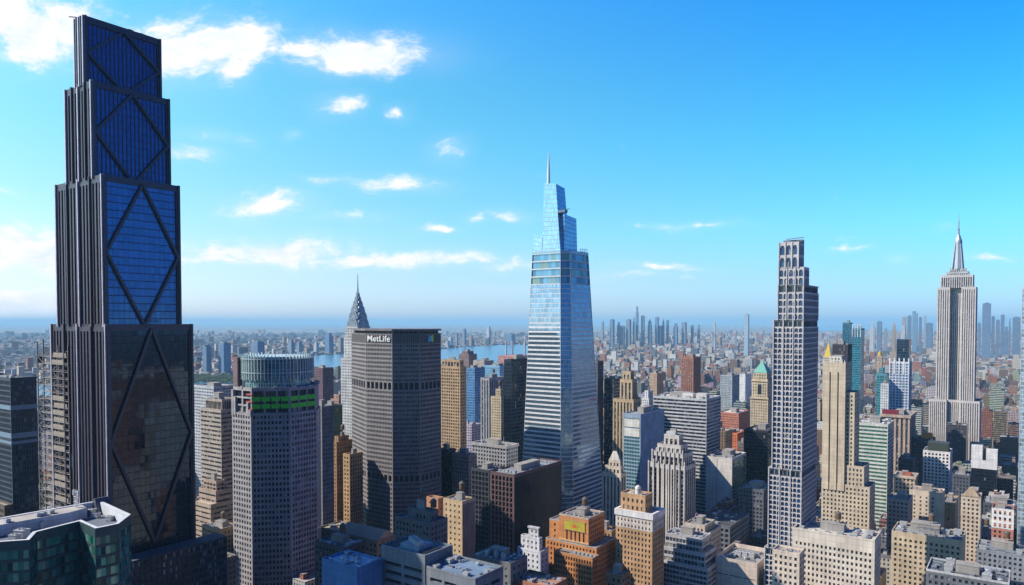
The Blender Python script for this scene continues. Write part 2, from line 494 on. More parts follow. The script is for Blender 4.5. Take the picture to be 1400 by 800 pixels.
def inset(poly, d):
    out = []; n = len(poly)
    for i in range(n):
        p0, p1, p2 = Vector(poly[i - 1]), Vector(poly[i]), Vector(poly[(i + 1) % n])
        e1 = (p1 - p0).normalized(); e2 = (p2 - p1).normalized()
        n1 = Vector((-e1.y, e1.x)); n2 = Vector((-e2.y, e2.x))
        b = n1 + n2
        k = d / max(0.25, b.dot(n1)) if b.length > 1e-6 else d
        q = p1 + b * k
        out.append((q.x, q.y))
    return out

FOOT = []     # (corner, W, D, H, l, r, ytop, Y) of everything built by hand, for the fill-in
class Bld:
    """one building: an Empty at the near corner of its base that parents its parts"""
    def __init__(s, name, label, C, cat='skyscraper', group=None):
        o = bpy.data.objects.new(name, None); COL.objects.link(o)
        o.location = (C[0], C[1], 0); o.rotation_euler = (0, 0, AX)
        o.empty_display_size = 5
        o['label'] = label; o['category'] = cat
        if group: o['group'] = group
        s.o = o; s.C = C; s.g = {}
        s.poly = None
    def sec(s, key, wm_, gm_, back=None):
        if key not in s.g: s.g[key] = dict(w=MB(), g=[], wm=wm_, gm=gm_, back=back or wm_)
        return s.g[key]
    def part(s, name, mb, mats, parent=None, label=None):
        o = mb.build(name, mats, parent or s.o)
        if o is not None and label: o['label'] = label
        return o
    def sect(s, key, poly, z0, z1, sp, wm_, gm_, vis=(0, 1), poly2=None, back=None, spec2=None):
        """storeys between z0 and z1 over a footprint; faces in vis get real window recesses"""
        G = s.sec(key, wm_, gm_, back); p2 = poly2 or poly; n = len(poly)
        for i in range(n):
            a, b = poly[i], poly[(i + 1) % n]; c, d = p2[(i + 1) % n], p2[i]
            A, B, C, D = (*a, z0), (*b, z0), (*c, z1), (*d, z1)
            q = (spec2 or {}).get(i, sp)
            if i in vis and q is not None: facade(G['w'], G['g'], A, B, C, D, uoff=i * 300.0, **q)
            else:
                l = math.dist(a, b)
                G['w'].quad(A, B, C, D, 1 if i not in vis else 0, ((0, z0), (l, z0), (l, z1), (0, z1)))
        s.poly = p2; s.z = z1
    def roof(s, poly=None, z=None, mat=None, rim=None, par=1.2, th=0.5, name='roof'):
        poly = poly or s.poly; z = z or s.z
        inn = inset(poly, th)
        mb = MB(); mb.ngon([(*p, z + .02) for p in inn], 0)
        o = s.part(name, mb, mat or roofm((.22, .22, .23)))
        mb = MB(); n = len(poly)
        for i in range(n):
            j = (i + 1) % n
            mb.quad((*poly[i], z), (*poly[j], z), (*poly[j], z + par), (*poly[i], z + par))
            mb.quad((*inn[j], z), (*inn[i], z), (*inn[i], z + par), (*inn[j], z + par))
            mb.quad((*poly[i], z + par), (*poly[j], z + par), (*inn[j], z + par), (*inn[i], z + par))
        s.part('parapet', mb, rim or wall((.4, .39, .38)), o)
        return o
    def finish(s, nwin=0):
        for key, G in s.g.items():
            s.part(key.split('#')[0], G['w'], [G['wm'], G['back']])
            if not G['g']: continue
            gl = G['g']
            ind = []
            if nwin:
                def area(q):
                    cx = sum(p[0] for p in q[0]) / 4; cy_ = sum(p[1] for p in q[0]) / 4; cz = sum(p[2] for p in q[0]) / 4
                    w_ = to_world(s.C, (cx, cy_)); x, y = proj(w_[0], w_[1], cz)
                    ins = 0 if (-5 < x < 1405 and -5 < y < 800) else -1
                    return (ins, -w_[1] * .02 + cz)
                gl = sorted(gl, key=area, reverse=True)
                ind, gl = gl[:nwin], gl[nwin:]
                nwin = max(0, nwin - len(ind))
            for q, uv in ind:
                c = [sum(p[k] for p in q) / 4 for k in range(3)]
                mb = MB(); mb.quad(*[tuple(p[k] - c[k] for k in range(3)) for p in q], 0, uv)
                mb.build('window', G['gm'], s.o, loc=c)
            if gl:
                mb = MB()
                for q, uv in gl: mb.quad(*q, 0, uv)
                o = s.part('glazing', mb, G['gm'])
                if o is not None and len(gl) > 2: o['kind'] = 'stuff'

# rooftop pieces, built once and copied
def unit_mesh():
    mb = MB()
    mb.box(-.5, .5, -.5, .5, 0.12, .85); mb.box(-.54, .54, -.54, .54, .85, .93); mb.box(-.42, -.3, -.5, .5, 0, .12); mb.box(.3, .42, -.5, .5, 0, .12)
    mb.lathe(-.22, 0, [(.2, .93), (.22, 1.05), (.17, 1.05), (.16, .96)], 10); mb.lathe(.24, 0, [(.2, .93), (.22, 1.05), (.17, 1.05), (.16, .96)], 10)
    return mb.mesh('rooftop_unit', [plain((.42, .43, .45), .55)])
def tank_mesh():
    mb = MB()
    mb.lathe(0, 0, [(1.7, 2.2), (1.75, 3.6), (1.7, 5.6)], 14, 0); mb.lathe(0, 0, [(1.95, 5.6), (1.2, 6.4), (.0, 7.2)], 14, 1)
    for a in (45, 135, 225, 315):
        x, y = 1.3 * math.cos(R(a)), 1.3 * math.sin(R(a)); mb.bar((x, y, 0), (x, y, 2.2), .15, 1)
    mb.bar((-1.5, 0, 2.1), (1.5, 0, 2.1), .12, 1); mb.bar((0, -1.5, 2.1), (0, 1.5, 2.1), .12, 1)
    return mb.mesh('water_tank', [wall((.16, .10, .06)), plain((.12, .11, .11), .7)])
def duct_mesh():
    mb = MB()
    mb.box(-.5, .5, -.08, .08, .25, .55); mb.box(-.5, -.34, -.08, .4, .25, .55); mb.box(.3, .46, -.3, -.08, .25, .55)
    for x in (-.35, 0, .35): mb.bar((x, 0, 0), (x, 0, .25), .03)
    return mb.mesh('duct_run', [plain((.55, .56, .58), .4, .6)])
def fan_mesh():
    mb = MB(); mb.lathe(0, 0, [(.45, 0), (.45, .5), (.55, .6), (.5, .8), (.28, .95), (0, 1.0)], 12); mb.lathe(.62, .1, [(.12, 0), (.12, .9), (.2, .95), (0, 1.05)], 8)
    return mb.mesh('exhaust_fan', [plain((.5, .51, .53), .4, .4)])
def hatch_mesh():
    mb = MB(); mb.box(-.6, .6, -.35, .35, 0, .25); mb.prism([(-.55, -.3), (.55, -.3), (.55, .3), (-.55, .3)], .25, .55, 1, poly2=[(-.5, -.02), (.5, -.02), (.5, .02), (-.5, .02)])
    return mb.mesh('skylight', [plain((.3, .3, .31), .6), plain((.10, .13, .16), .2)])
UNIT, TANK, DUCT, FAN, HATCH = unit_mesh(), tank_mesh(), duct_mesh(), fan_mesh(), hatch_mesh()
def place(mesh, name, parent, loc, scale=(1, 1, 1), rz=0):
    o = bpy.data.objects.new(name, mesh); COL.objects.link(o); o.parent = parent
    o.location = loc; o.scale = scale; o.rotation_euler = (0, 0, rz)
    return o
def clutter(b, x0, x1, y0, y1, z, nu=4, tank=0, ph=1, duct=1, rnd=random, phm=None, phh=None):
    w_, d_ = x1 - x0, y1 - y0
    near_ = b.C[1] < 720 and nu > 0
    NX, NY = (6, 4) if near_ else (4, 3)
    if near_: nu, duct = nu + 6, duct + 2
    cells = [(i, j) for i in range(NX) for j in range(NY)]
    rnd.shuffle(cells)
    cw, cd = w_ / NX, d_ / NY
    if ph:
        pw, pd, h = w_ * rnd.uniform(.3, .45), d_ * rnd.uniform(.3, .45), phh or rnd.uniform(3.5, 6)
        cx, cy_ = x0 + w_ * rnd.uniform(.4, .6), y0 + d_ * rnd.uniform(.45, .65)
        mb = MB(); mb.box(cx - pw / 2, cx + pw / 2, cy_ - pd / 2, cy_ + pd / 2, z, z + h); mb.box(cx - pw / 2 - .2, cx + pw / 2 + .2, cy_ - pd / 2 - .2, cy_ + pd / 2 + .2, z + h, z + h + .35)
        b.part('penthouse', mb, phm or wall((.33, .31, .29)))
        cells = [c for c in cells if not (abs(x0 + (c[0] + .5) * cw - cx) < pw / 2 + cw * .4 and abs(y0 + (c[1] + .5) * cd - cy_) < pd / 2 + cd * .4)]
        if tank:
            place(TANK, 'water_tank', b.o, (cx + pw * .2, cy_, z + h + .35), (1.1,) * 3); tank -= 1
    for k in range(nu + tank + duct):
        if not cells: break
        i, j = cells.pop()
        x, y = x0 + (i + .5) * cw, y0 + (j + .5) * cd
        if k < tank: place(TANK, 'water_tank', b.o, (x, y, z), (1.1,) * 3)
        elif k < tank + nu:
            s_ = min(cw, cd) * rnd.uniform(.4, .8); s_ = min(s_, 5)
            place(rnd.choice((UNIT, UNIT, FAN, HATCH)), 'rooftop_unit', b.o, (x, y, z), (s_ * rnd.uniform(.8, 1.3), s_, s_ * rnd.uniform(.5, .8)), rnd.choice((0, math.pi / 2)))
        else:
            s_ = min(cw, cd) * .9
            place(DUCT, 'duct_run', b.o, (x, y, z), (s_, s_, min(2.5, s_ * .5)), rnd.choice((0, math.pi / 2)))
def corner(c, Y, ytop):
    z = zof(ytop, Y)
    return (xof(c, Y, z), Y), z
def size(C, l, r, z, dmax=75):
    Wd = solve_t(C, (-WX, -WY), l, z); D = solve_t(C, (UX, UY), r, z)
    if not (4 < D < dmax): D = min(dmax, 42) if D < 4 or D > dmax else D
    return Wd, D
def rect(Wd, D, e=0, n=0, w=0, s=0): return [(-Wd + e, n), (-w, n), (-w, D - s), (-Wd + e, D - s)]

GRID = dict(bay=3.0, flo=3.7, fw=.5, fh=.52, dp=.4)
DARK = (.025, .035, .05)
def tower(name, label, l, c, r, ytop, Y, wallc, sp=None, gl=None, tiers=(), roofc=(.22, .22, .23), rim=None, nu=3, tank=0, ph=1, nwin=0, cat='building', dmax=75, group=None, D=None, Wd=None, par=1.2, key='walls', corn=None, spec2=None, duct=1):
    """generic block: l/c/r left end, near corner, right end of its roofline and ytop, in photo pixels; Y its distance.
    tiers: (ytop, east, north, west, south insets in metres) stacked above"""
    C, H = corner(c, Y, ytop)
    W0, D0 = size(C, l, r, H, dmax)
    W0 = Wd or W0; D0 = D or D0
    b = Bld(name, label, C, cat, group)
    q = dict(GRID); q.update(sp or {})
    wm_ = wallc if not isinstance(wallc, tuple) else wall(wallc)
    gm_ = gl or glass(DARK, pu=q['bay'], pv=q['flo'], wob=.02)
    bk = facade_mat(wallc, DARK, q['bay'], q['flo'], min(q['fw'], .8), min(q['fh'], .8)) if isinstance(wallc, tuple) else wm_
    z0 = 0.0
    poly = rect(W0, D0); top = H
    b.sect(key, poly, 0, H, q, wm_, gm_, back=bk, spec2=spec2)
    rim = rim or wm_
    ex = (0, 0, 0, 0)
    b.roof(poly, H, roofm(roofc), rim, par)
    if corn:
        mb = MB(); o_ = inset(poly, -corn[0]); mb.prism(o_, H - corn[1], H + par + .3, 0, bottom=True)
        inn = inset(poly, .9)
        # a projecting band with the roof well left open
        mb = MB(); n = 4
        for i in range(n):
            j = (i + 1) % n; zt, zb = H + par + .25, H - corn[1]
            mb.quad((*o_[i], zb), (*o_[j], zb), (*o_[j], zt), (*o_[i], zt)); mb.quad((*inn[j], H + .04), (*inn[i], H + .04), (*inn[i], zt), (*inn[j], zt))
            mb.quad((*o_[i], zt), (*o_[j], zt), (*inn[j], zt), (*inn[i], zt)); mb.quad((*o_[j], zb), (*o_[i], zb), (*poly[i], zb), (*poly[j], zb))
        b.part('cornice', mb, corn[2])
    z = H
    for k, tr in enumerate(tiers):
        zt = zof(tr[0], Y); e, n_, w_, s_ = tr[1:5]
        poly = rect(W0, D0, e, n_, w_, s_)
        b.sect('upper_walls', poly, z, zt, {**q, **(tr[5] if len(tr) > 5 else {})}, wm_, gm_, back=bk)
        b.roof(poly, zt, roofm(roofc), rim, par)
        z = zt; ex = (e, n_, w_, s_)
    xs = [p[0] for p in poly]; ys = [p[1] for p in poly]
    clutter(b, min(xs) + 1, max(xs) - 1, min(ys) + 1, max(ys) - 1, z + .02, nu, tank, ph, duct)
    b.finish(nwin)
    FOOT.append((C, W0, D0, z, l, max(r, c), ytop, Y))
    b.W, b.D, b.H = W0, D0, H
    return b
# ================================================================== SETTING
def structure(o, kind='structure'):
    o['kind'] = kind
    return o
def sheet(name, pts, mat, z, sub=None):
    mb = MB(); mb.ngon([(x, y, z) for x, y in pts])
    return structure(mb.build(name, mat))
# ground: one sheet out to the horizon; asphalt near, the speckle of far roofs, streets and gardens beyond
def ground_mat():
    m, t, b = newmat('city_ground')
    g = nd(t, 'ShaderNodeNewGeometry')
    def vor(scale, off):
        mp = nd(t, 'ShaderNodeMapping'); mp.inputs['Scale'].default_value = (scale, scale, scale); mp.inputs['Rotation'].default_value = (0, 0, AX); mp.inputs['Location'].default_value = (off, off * 2, 0)
        t.links.new(g.outputs['Position'], mp.inputs['Vector'])
        v = nd(t, 'ShaderNodeTexVoronoi', distance='CHEBYCHEV'); v.inputs['Scale'].default_value = 1.0
        t.links.new(mp.outputs[0], v.inputs['Vector'])
        return v
    v1, v2 = vor(1 / 38.0, 3.0), vor(1 / 240.0, 11.0)
    r = nd(t, 'ShaderNodeValToRGB'); r.color_ramp.interpolation = 'CONSTANT'
    s = nd(t, 'ShaderNodeSeparateColor'); t.links.new(v1.outputs['Color'], s.inputs[0])
    t.links.new(s.outputs[0], r.inputs[0])
    cols = [(0, (.05, .055, .06)), (.22, (.10, .11, .10)), (.36, (.05, .08, .04)), (.48, (.22, .12, .08)), (.62, (.30, .27, .23)), (.76, (.45, .43, .40)), (.90, (.70, .68, .66))]
    while len(r.color_ramp.elements) < len(cols): r.color_ramp.elements.new(1.0)
    for e, (p, c) in zip(r.color_ramp.elements, cols): e.position = p; e.color = (*c, 1)
    nz = nd(t, 'ShaderNodeTexNoise'); nz.inputs['Scale'].default_value = 0.0011; nz.inputs['Detail'].default_value = 5
    t.links.new(g.outputs['Position'], nz.inputs['Vector'])
    grn = nd(t, 'ShaderNodeMapRange'); grn.inputs[1].default_value = .52; grn.inputs[2].default_value = .62
    t.links.new(nz.outputs[0], grn.inputs[0])
    c = mixc(t, mth(t, 'MULTIPLY', grn.outputs[0], .75), r.outputs[0], (.04, .07, .035))
    s2 = nd(t, 'ShaderNodeSeparateColor'); t.links.new(v2.outputs['Color'], s2.inputs[0])
    c = mixc(t, mth(t, 'MULTIPLY', mth(t, 'GREATER_THAN', s2.outputs[1], .8), .5), c, (.36, .22, .17))
    sp = nd(t, 'ShaderNodeSeparateXYZ'); t.links.new(g.outputs['Position'], sp.inputs[0])
    far = nd(t, 'ShaderNodeMapRange'); far.inputs[1].default_value = 1700; far.inputs[2].default_value = 2400
    t.links.new(sp.outputs[1], far.inputs[0])
    c = mixc(t, far.outputs[0], (.05, .05, .052), c)
    t.links.new(c, b.inputs['Base Color']); b.inputs['Roughness'].default_value = .95
    return m
sheet('ground', [(-75000, -3000), (75000, -3000), (75000, 75000), (-75000, 75000)], ground_mat(), 0.0)
def water_mat():
    m, t, b = newmat('river_water')
    g = nd(t, 'ShaderNodeNewGeometry')
    n1 = nd(t, 'ShaderNodeTexNoise'); n1.inputs['Scale'].default_value = .02; n1.inputs['Detail'].default_value = 6
    t.links.new(g.outputs['Position'], n1.inputs['Vector'])
    bp = nd(t, 'ShaderNodeBump'); bp.inputs['Strength'].default_value = .5; bp.inputs['Distance'].default_value = 6
    t.links.new(n1.outputs[0], bp.inputs['Height']); t.links.new(bp.outputs[0], b.inputs['Normal'])
    t.links.new(mixc(t, n1.outputs[0], (.06, .17, .30), (.10, .25, .40)), b.inputs['Base Color'])
    b.inputs['Roughness'].default_value = .25
    return m
WATER = water_mat()
near = [(-160, 566), (60, 551), (200, 543), (320, 535), (440, 529), (520, 516), (600, 503), (660, 500), (720, 493), (770, 488)]
far_ = [(770, 473), (700, 471), (640, 474), (600, 478), (540, 482), (470, 484), (430, 486), (350, 512), (200, 520), (60, 526), (-160, 534)]
RIVER = [ground(*p) for p in near] + [ground(*p) for p in far_]
sheet('river', RIVER, WATER, 0.25)
sheet('bay', [ground(*p) for p in ((1080, 453), (1180, 451), (1300, 451), (1360, 446.5), (1060, 446.5))], WATER, 0.3)
sheet('estuary', [ground(*p) for p in ((1110, 473), (1160, 470), (1168, 462), (1100, 464))], WATER, 0.25)
# asphalt streets and pavements of the blocks below the towers
def grid_pt(s, t): return (s * WX + t * UX, s * WY + t * UY)
mb = MB(); rd = MB(); mk = MB()
for i in range(-9, 14):
    for j in range(4, 34):
        s0, t0 = i * 150.0, j * 80.0
        q = [grid_pt(s0 + 12, t0 + 7), grid_pt(s0 + 138, t0 + 7), grid_pt(s0 + 138, t0 + 73), grid_pt(s0 + 12, t0 + 73)]
        if min(p[1] for p in q) < 120 or max(abs(p[0]) / max(p[1], 1) for p in q) > 1.0: continue
        mb.prism(q, 0.01, 0.16)
structure(mb.build('pavement', roofm((.28, .27, .26))))
for i in range(-9, 14):
    s0 = i * 150.0
    a = [grid_pt(s0 - 8.5, 300), grid_pt(s0 + 8.5, 300), grid_pt(s0 + 8.5, 2700), grid_pt(s0 - 8.5, 2700)]
    rd.ngon([(*p, .03) for p in a])
    for k in (-3.2, 0, 3.2):
        for j in range(4, 34):
            t0 = j * 80.0 + 10
            for d in range(4):
                mk.ngon([(*grid_pt(s0 + k - .08, t0 + d * 15), .04), (*grid_pt(s0 + k + .08, t0 + d * 15), .04), (*grid_pt(s0 + k + .08, t0 + d * 15 + 4), .04), (*grid_pt(s0 + k - .08, t0 + d * 15 + 4), .04)])
structure(rd.build('road', plain((.05, .05, .052), .9)))
structure(mk.build('road_marking', plain((.75, .75, .72), .8)))

# ================================================================== LANDMARK TOWERS
BRONZE = plain((.10, .085, .10), .38, .55)
# ---- stepped supertall with diagonal bracing
def supertall():
    Y = 392.0
    C, H1 = corner(146, Y, 447)
    b = Bld('supertall_tower', 'black stepped supertall with diamond bracing on its glass face, tallest of all', C)
    tiers = [(146, 70, 263, 447), (140.5, 76, 245, 241), (126, 89, 231.5, 107), (115, 101.5, 219.5, 12)]
    npier = wall((.085, .075, .11), .4, .15, .4)
    ndark = glass((.015, .02, .035), .1, .2, pu=2.0, pv=4.2, frame=(.05, .05, .07), wob=.02)
    z0 = 0.0
    for k, (c, l, r, yt) in enumerate(tiers):
        z = zof(yt, Y - 10 * 0)
        s_ = 0.0 if k == 0 else solve_t(C, (-WX, -WY), c, z)
        L = solve_t(C, (-WX, -WY), l, z)
        Ck = (C[0] - WX * s_, C[1] - WY * s_)
        D = solve_t(Ck, (UX, UY), r, z)
        n0 = 0.0
        poly = [(-L, n0), (-s_, n0), (-s_, D), (-L, D)]
        up = k >= 1
        if k == 0:
            gm_ = glass((.055, .07, .095), .04, .8, pu=3.0, pv=4.2, frame=(.02, .02, .03), ffu=.05, ffv=.08, wob=.016, blind=0, lo=.85, hi=1.15)
        else:
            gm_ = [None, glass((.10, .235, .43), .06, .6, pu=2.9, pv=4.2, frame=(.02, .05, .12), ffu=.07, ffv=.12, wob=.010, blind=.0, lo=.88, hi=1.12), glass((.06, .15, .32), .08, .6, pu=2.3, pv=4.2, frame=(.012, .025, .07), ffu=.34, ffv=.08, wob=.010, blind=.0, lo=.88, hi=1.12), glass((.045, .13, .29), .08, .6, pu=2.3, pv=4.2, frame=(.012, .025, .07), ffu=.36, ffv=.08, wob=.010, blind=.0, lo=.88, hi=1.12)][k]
        if k == 0:
            # low storeys, then the sky-reflecting storeys: same glazing
            pass
        key = ['base_tier', 'lower_tier', 'middle_tier', 'crown_tier'][k]
        wspec = dict(fw=1, fh=1, bay=D - 3, nx=1, ny=1, dp=.9, ml=2.0, mr=2.0, mt=2.0, mb=0.0)
        nspec = dict(fw=.56, fh=1, bay=3.7, ny=1, dp=2.2, ml=2.6, mr=1.6, mt=2.5, mb=0)
        b.sect(key + '_frame', poly, z0, z, nspec, npier, ndark, vis=(0,), back=npier)
        # replace the west wall by real glazing set in a frame
        G = b.g[key + '_frame']
        for ii in range(len(G['w'].f) - 1, -1, -1):
            f = G['w'].f[ii]; p = [G['w'].v[q] for q in f]
            if all(abs(v[0] + s_) < 1e-4 for v in p) and G['w'].m[ii] == 1:
                G['w'].f.pop(ii); G['w'].m.pop(ii); uv4 = ii * 4
                # uv list is per loop and every face here has four loops
                del G['w'].uv[uv4:uv4 + 4]
        F2 = b.sec(key + '_west_frame', BRONZE, gm_)
        facade(F2['w'], F2['g'], (-s_, 0, z0), (-s_, D, z0), (-s_, D, z), (-s_, 0, z), **wspec)
        b.roof(poly, z, roofm((.08, .08, .10)), BRONZE, par=1.4, th=.6)
        # bracing: a diamond on the west face
        za = z0 if k else zof(758, Y)
        m_ = D * .5; zm = (za + z) / 2
        zl = zm if k else zof(606, Y)
        for (p, q) in (((m_, z - 1), (1.2, zl)), ((m_, z - 1), (D - 1.2, zl)), ((1.2, zl), (m_, za + .5)), ((D - 1.2, zl), (m_, za + .5))):
            mb = MB(); mb.bar((-s_ + .15, *p), (-s_ + .15, *q), .95, 0, 4)
            b.part('diagonal_brace', mb, BRONZE)
        for yy_ in (.5, D - .5):
            mb = MB(); mb.bar((-s_ + .1, yy_, z0), (-s_ + .1, yy_, z + 1.5), .9); b.part('corner_pier', mb, BRONZE)
        # fins on the north face
        for i in range(5):
            x = -s_ - .8 - (L - s_ - 1.6) * i / 4.0
            mb = MB(); mb.box(x - .5, x + .5, -.9, -.05, z0 + .01, z + 1.5)
            b.part('fin', mb, wall((.58, .54, .64), .4, .15, .2) if i in (0, 2, 4) else npier)
        # window washing rig on each terrace
        if k < 3:
            mb = MB(); yy_ = D * .38
            mb.box(-s_ - 5.2, -s_ - 3.2, yy_ - 3, yy_ + 3, z + .1, z + 2.0); mb.bar((-s_ - 4.2, yy_, z + 2.6), (-s_ + 1.5, yy_ + 9, z + 3.2), .35); mb.bar((-s_ - 4.2, yy_, z + 2), (-s_ - 4.2, yy_, z + 3.2), .4)
            b.part('cleaning_rig', mb, plain((.08, .10, .16), .5, .3))
        z0 = z
    # davit arm on the roof
    mb = MB(); x = -L + 2
    mb.bar((x, 4, z), (x, 4, z + 3.5), .5); mb.bar((x + 6, 6, z + 2.2), (x - 8, 0, z + 4.6), .35)
    b.part('roof_davit', mb, plain((.10, .09, .11), .5))
    for x, y in ((-s_ - 3, 26), (-s_ - 3.5, 33)):
        place(UNIT, 'rooftop_unit', b.o, (x, y, z), (3, 3, 2.4))
    # low dark podium in front
    zp = zof(765, Y)
    pol = [(-30, -24), (-.5 + 13, -24), (12.5, 62), (.45, 62), (.45, -.95), (-30, -.95)]
    G = b.sec('podium', wall((.05, .05, .06), .5), glass((.02, .03, .05), .1, .2, pu=1.5, pv=4.2, frame=(.03, .03, .04)))
    for i, q in enumerate(pol):
        a, c_ = q, pol[(i + 1) % 6]
        if i in (0, 1): facade(G['w'], G['g'], (*a, 0), (*c_, 0), (*c_, zp), (*a, zp), bay=3, flo=4.2, fw=.8, fh=.7)
        else: G['w'].quad((*a, 0), (*c_, 0), (*c_, zp), (*a, zp))
    mb = MB(); mb.ngon([(*p, zp - .01) for p in pol]); b.part('podium_roof', mb, roofm((.10, .11, .13)))
    b.finish()
    FOOT.append((C, 85, 62, 420, 70, 275, 12, Y))
supertall()

# ---- construction hoist against the supertall
def hoist():
    Y = 418.0
    C, H = corner(93, Y, 476)
    Wd = solve_t(C, (-WX, -WY), 51, H); D = 7.0
    o = bpy.data.objects.new('construction_hoist', None); COL.objects.link(o); o.location = (*C, 0); o.rotation_euler = (0, 0, AX)
    o['label'] = 'tall lattice construction hoist tower with many landings beside the black supertall'; o['category'] = 'hoist tower'
    steel = plain((.24, .215, .20), .6, .1); dark = plain((.12, .10, .13), .6)
    n = int(H // 4.2)
    xs = [-Wd, -Wd * .8, -Wd * .55, -Wd * .3, 0]
    for x in xs:
        for y in (0, D):
            mb = MB(); mb.bar((x, y, 0), (x, y, H + random.uniform(1, 7)), .42); mb.build('post', steel, o)
    mb = MB()
    mb.box(-Wd * .83, .4, -.6, D + .3, -.12, .12); mb.box(-Wd * .83, -.0, -.65, -.55, .9, 1.05)
    me = mb.mesh('landing', [plain((.33, .29, .28), .7)])
    mb = MB(); mb.box(-Wd * .5, -Wd * .1, -.55, .0, .13, 2.6)
    scr = mb.mesh('safety_screen', [plain((.34, .29, .25), .7)])
    for k in range(1, n):
        q = place(me, 'landing', o, (0, 0, k * 4.2))
        if random.random() < .5: place(scr, 'safety_screen', q, (random.uniform(-3, 3), 0, 0))
    mb = MB()
    for k in range(n):
        z = k * 4.2
        for a, c_ in zip(xs, xs[1:]):
            mb.bar((a, 0, z), (c_, 0, z + 4.2), .2) if k % 2 else mb.bar((c_, 0, z), (a, 0, z + 4.2), .2)
        mb.bar((0, 0, z), (0, D, z + 4.2), .2); mb.bar((-Wd, 0, z), (-Wd, D, z + 4.2), .2)
        mb.bar((-Wd, 0, z), (-Wd * .8, 0, z), .12)
    mb.build('cross_bracing', steel, o)
    zc = zof(500, Y)
    mb = MB(); mb.box(-Wd - 5.5, -Wd - .4, .5, 4, zc, zc + 4.2); mb.box(-Wd - 5.8, -Wd - .2, .3, 4.2, zc + 4.2, zc + 4.5); mb.build('hoist_car', plain((.05, .09, .17), .5), o)
    zc = zof(640, Y)
    mb = MB(); mb.box(.6, 3.6, .5, 4, zc, zc + 8); mb.build('hoist_car', plain((.10, .22, .42), .5), o)
hoist()

# ---- green glass building in the lower left corner, seen from above
def green_glass():
    z = 186.0
    px = [(-30, 743), (40, 738), (50, 727), (108, 712.5), (130, 722.5), (162, 716), (179, 703), (137, 684), (118, 687), (-30, 713)]
    P = [ground(*p, z) for p in px]
    C = P[4]
    b = Bld('glass_office_building', 'green glass office building with white rimmed open roof, lower left corner', C, 'building')
    pol = [to_local(C, p) for p in P]
    gm_ = glass((.03, .15, .13), .05, .3, pu=1.6, pv=3.9, frame=(.05, .09, .09), ffu=.06, ffv=.07, blind=.22, blind_glintc=(.20, .40, .30), wob=.10, lo=.3, hi=2.6)  # pale panes and wide tone spread paint in reflections of sunlit buildings
    wm_ = wall((.045, .085, .09), .4)
    b.sect('curtain_wall', pol, 0, z, dict(fw=1, fh=.78, bay=1.6, flo=3.9, dp=.15, ml=.25, mr=.25, mt=3.0), wm_, gm_, vis=(0, 1, 2, 3, 4, 5, 6))
    inn = inset(pol, 1.3)
    zd = z - 4.5
    mb = MB(); mb.ngon([(*p, zd) for p in inn]); b.part('roof', mb, roofm((.16, .19, .24)))
    mb = MB(); n = len(pol)
    for i in range(n):
        j = (i + 1) % n
        mb.quad((*inn[j], zd), (*inn[i], zd), (*inn[i], z), (*inn[j], z)); mb.quad((*pol[i], z), (*pol[j], z), (*inn[j], z), (*inn[i], z))
    b.part('roof_rim', mb, wall((.66, .68, .72), .6, .15))
    # raised roof slab along the back
    q = [ground(*p, z) for p in ((-30, 722), (95, 699.5), (119, 693), (112, 689.5), (-30, 714))]
    ql = [to_local(C, p) for p in q]
    mb = MB(); mb.prism(ql, zd, z - .3, 0, 1); b.part('raised_roof', mb, [wall((.42, .46, .52)), roofm((.46, .43, .40))])
    for (x, y, s) in ((30, 735, 4), (55, 722, 3.5), (62, 718, 3), (82, 712, 4.5), (88, 709, 3), (104, 707, 4), (109, 704, 3.4), (125, 704, 3.2), (20, 739, 3), (131, 708, 2.8), (150, 712, 2.5)):
        p = to_local(C, ground(x, y, zd)); place(UNIT, 'rooftop_unit', b.o, (*p, zd + .02), (s, s * .8, s * .8), .4)
    p = to_local(C, ground(138, 700, zd)); mb = MB(); mb.prism([(p[0] - 4, p[1] - 3), (p[0] + 4, p[1] - 3), (p[0] + 4, p[1] + 3), (p[0] - 4, p[1] + 3)], zd + .02, z + 1.5, 0, poly2=[(p[0] - .5, p[1] - 2.5), (p[0] + .5, p[1] - 2.5), (p[0] + .5, p[1] + 2.5), (p[0] - .5, p[1] + 2.5)]); b.part('roof_lantern', mb, plain((.07, .08, .10), .5))
    # aerial mast cluster
    p = to_local(C, ground(104, 693, z)); mb = MB()
    for dx in (-1.3, 0, 1.3):
        mb.bar((p[0] + dx, p[1], z - .3), (p[0] + dx, p[1], z + 7), .14)
    for h in (2, 4, 6): mb.bar((p[0] - 1.9, p[1], z + h), (p[0] + 1.9, p[1], z + h), .12)
    mb.bar((p[0] - 1.3, p[1], z), (p[0] + 1.3, p[1], z + 4), .1); mb.bar((p[0] + 1.3, p[1], z), (p[0] - 1.3, p[1], z + 4), .1)
    mb.box(p[0] - 2.1, p[0] - 1.5, p[1] - .3, p[1] + .3, z + 4.5, z + 6.6); mb.box(p[0] + 1.5, p[0] + 2.1, p[1] - .3, p[1] + .3, z + 4.5, z + 6.6)
    b.part('antenna_frame', mb, plain((.6, .6, .62), .5))
    for (x, y) in ((10, 713), (52, 705), (60, 703.5), (70, 701)):
        p = to_local(C, ground(x, y, z)); place(UNIT, 'rooftop_unit', b.o, (*p, z - .29), (2.2, 1.6, 1.4))
    b.finish()
green_glass()

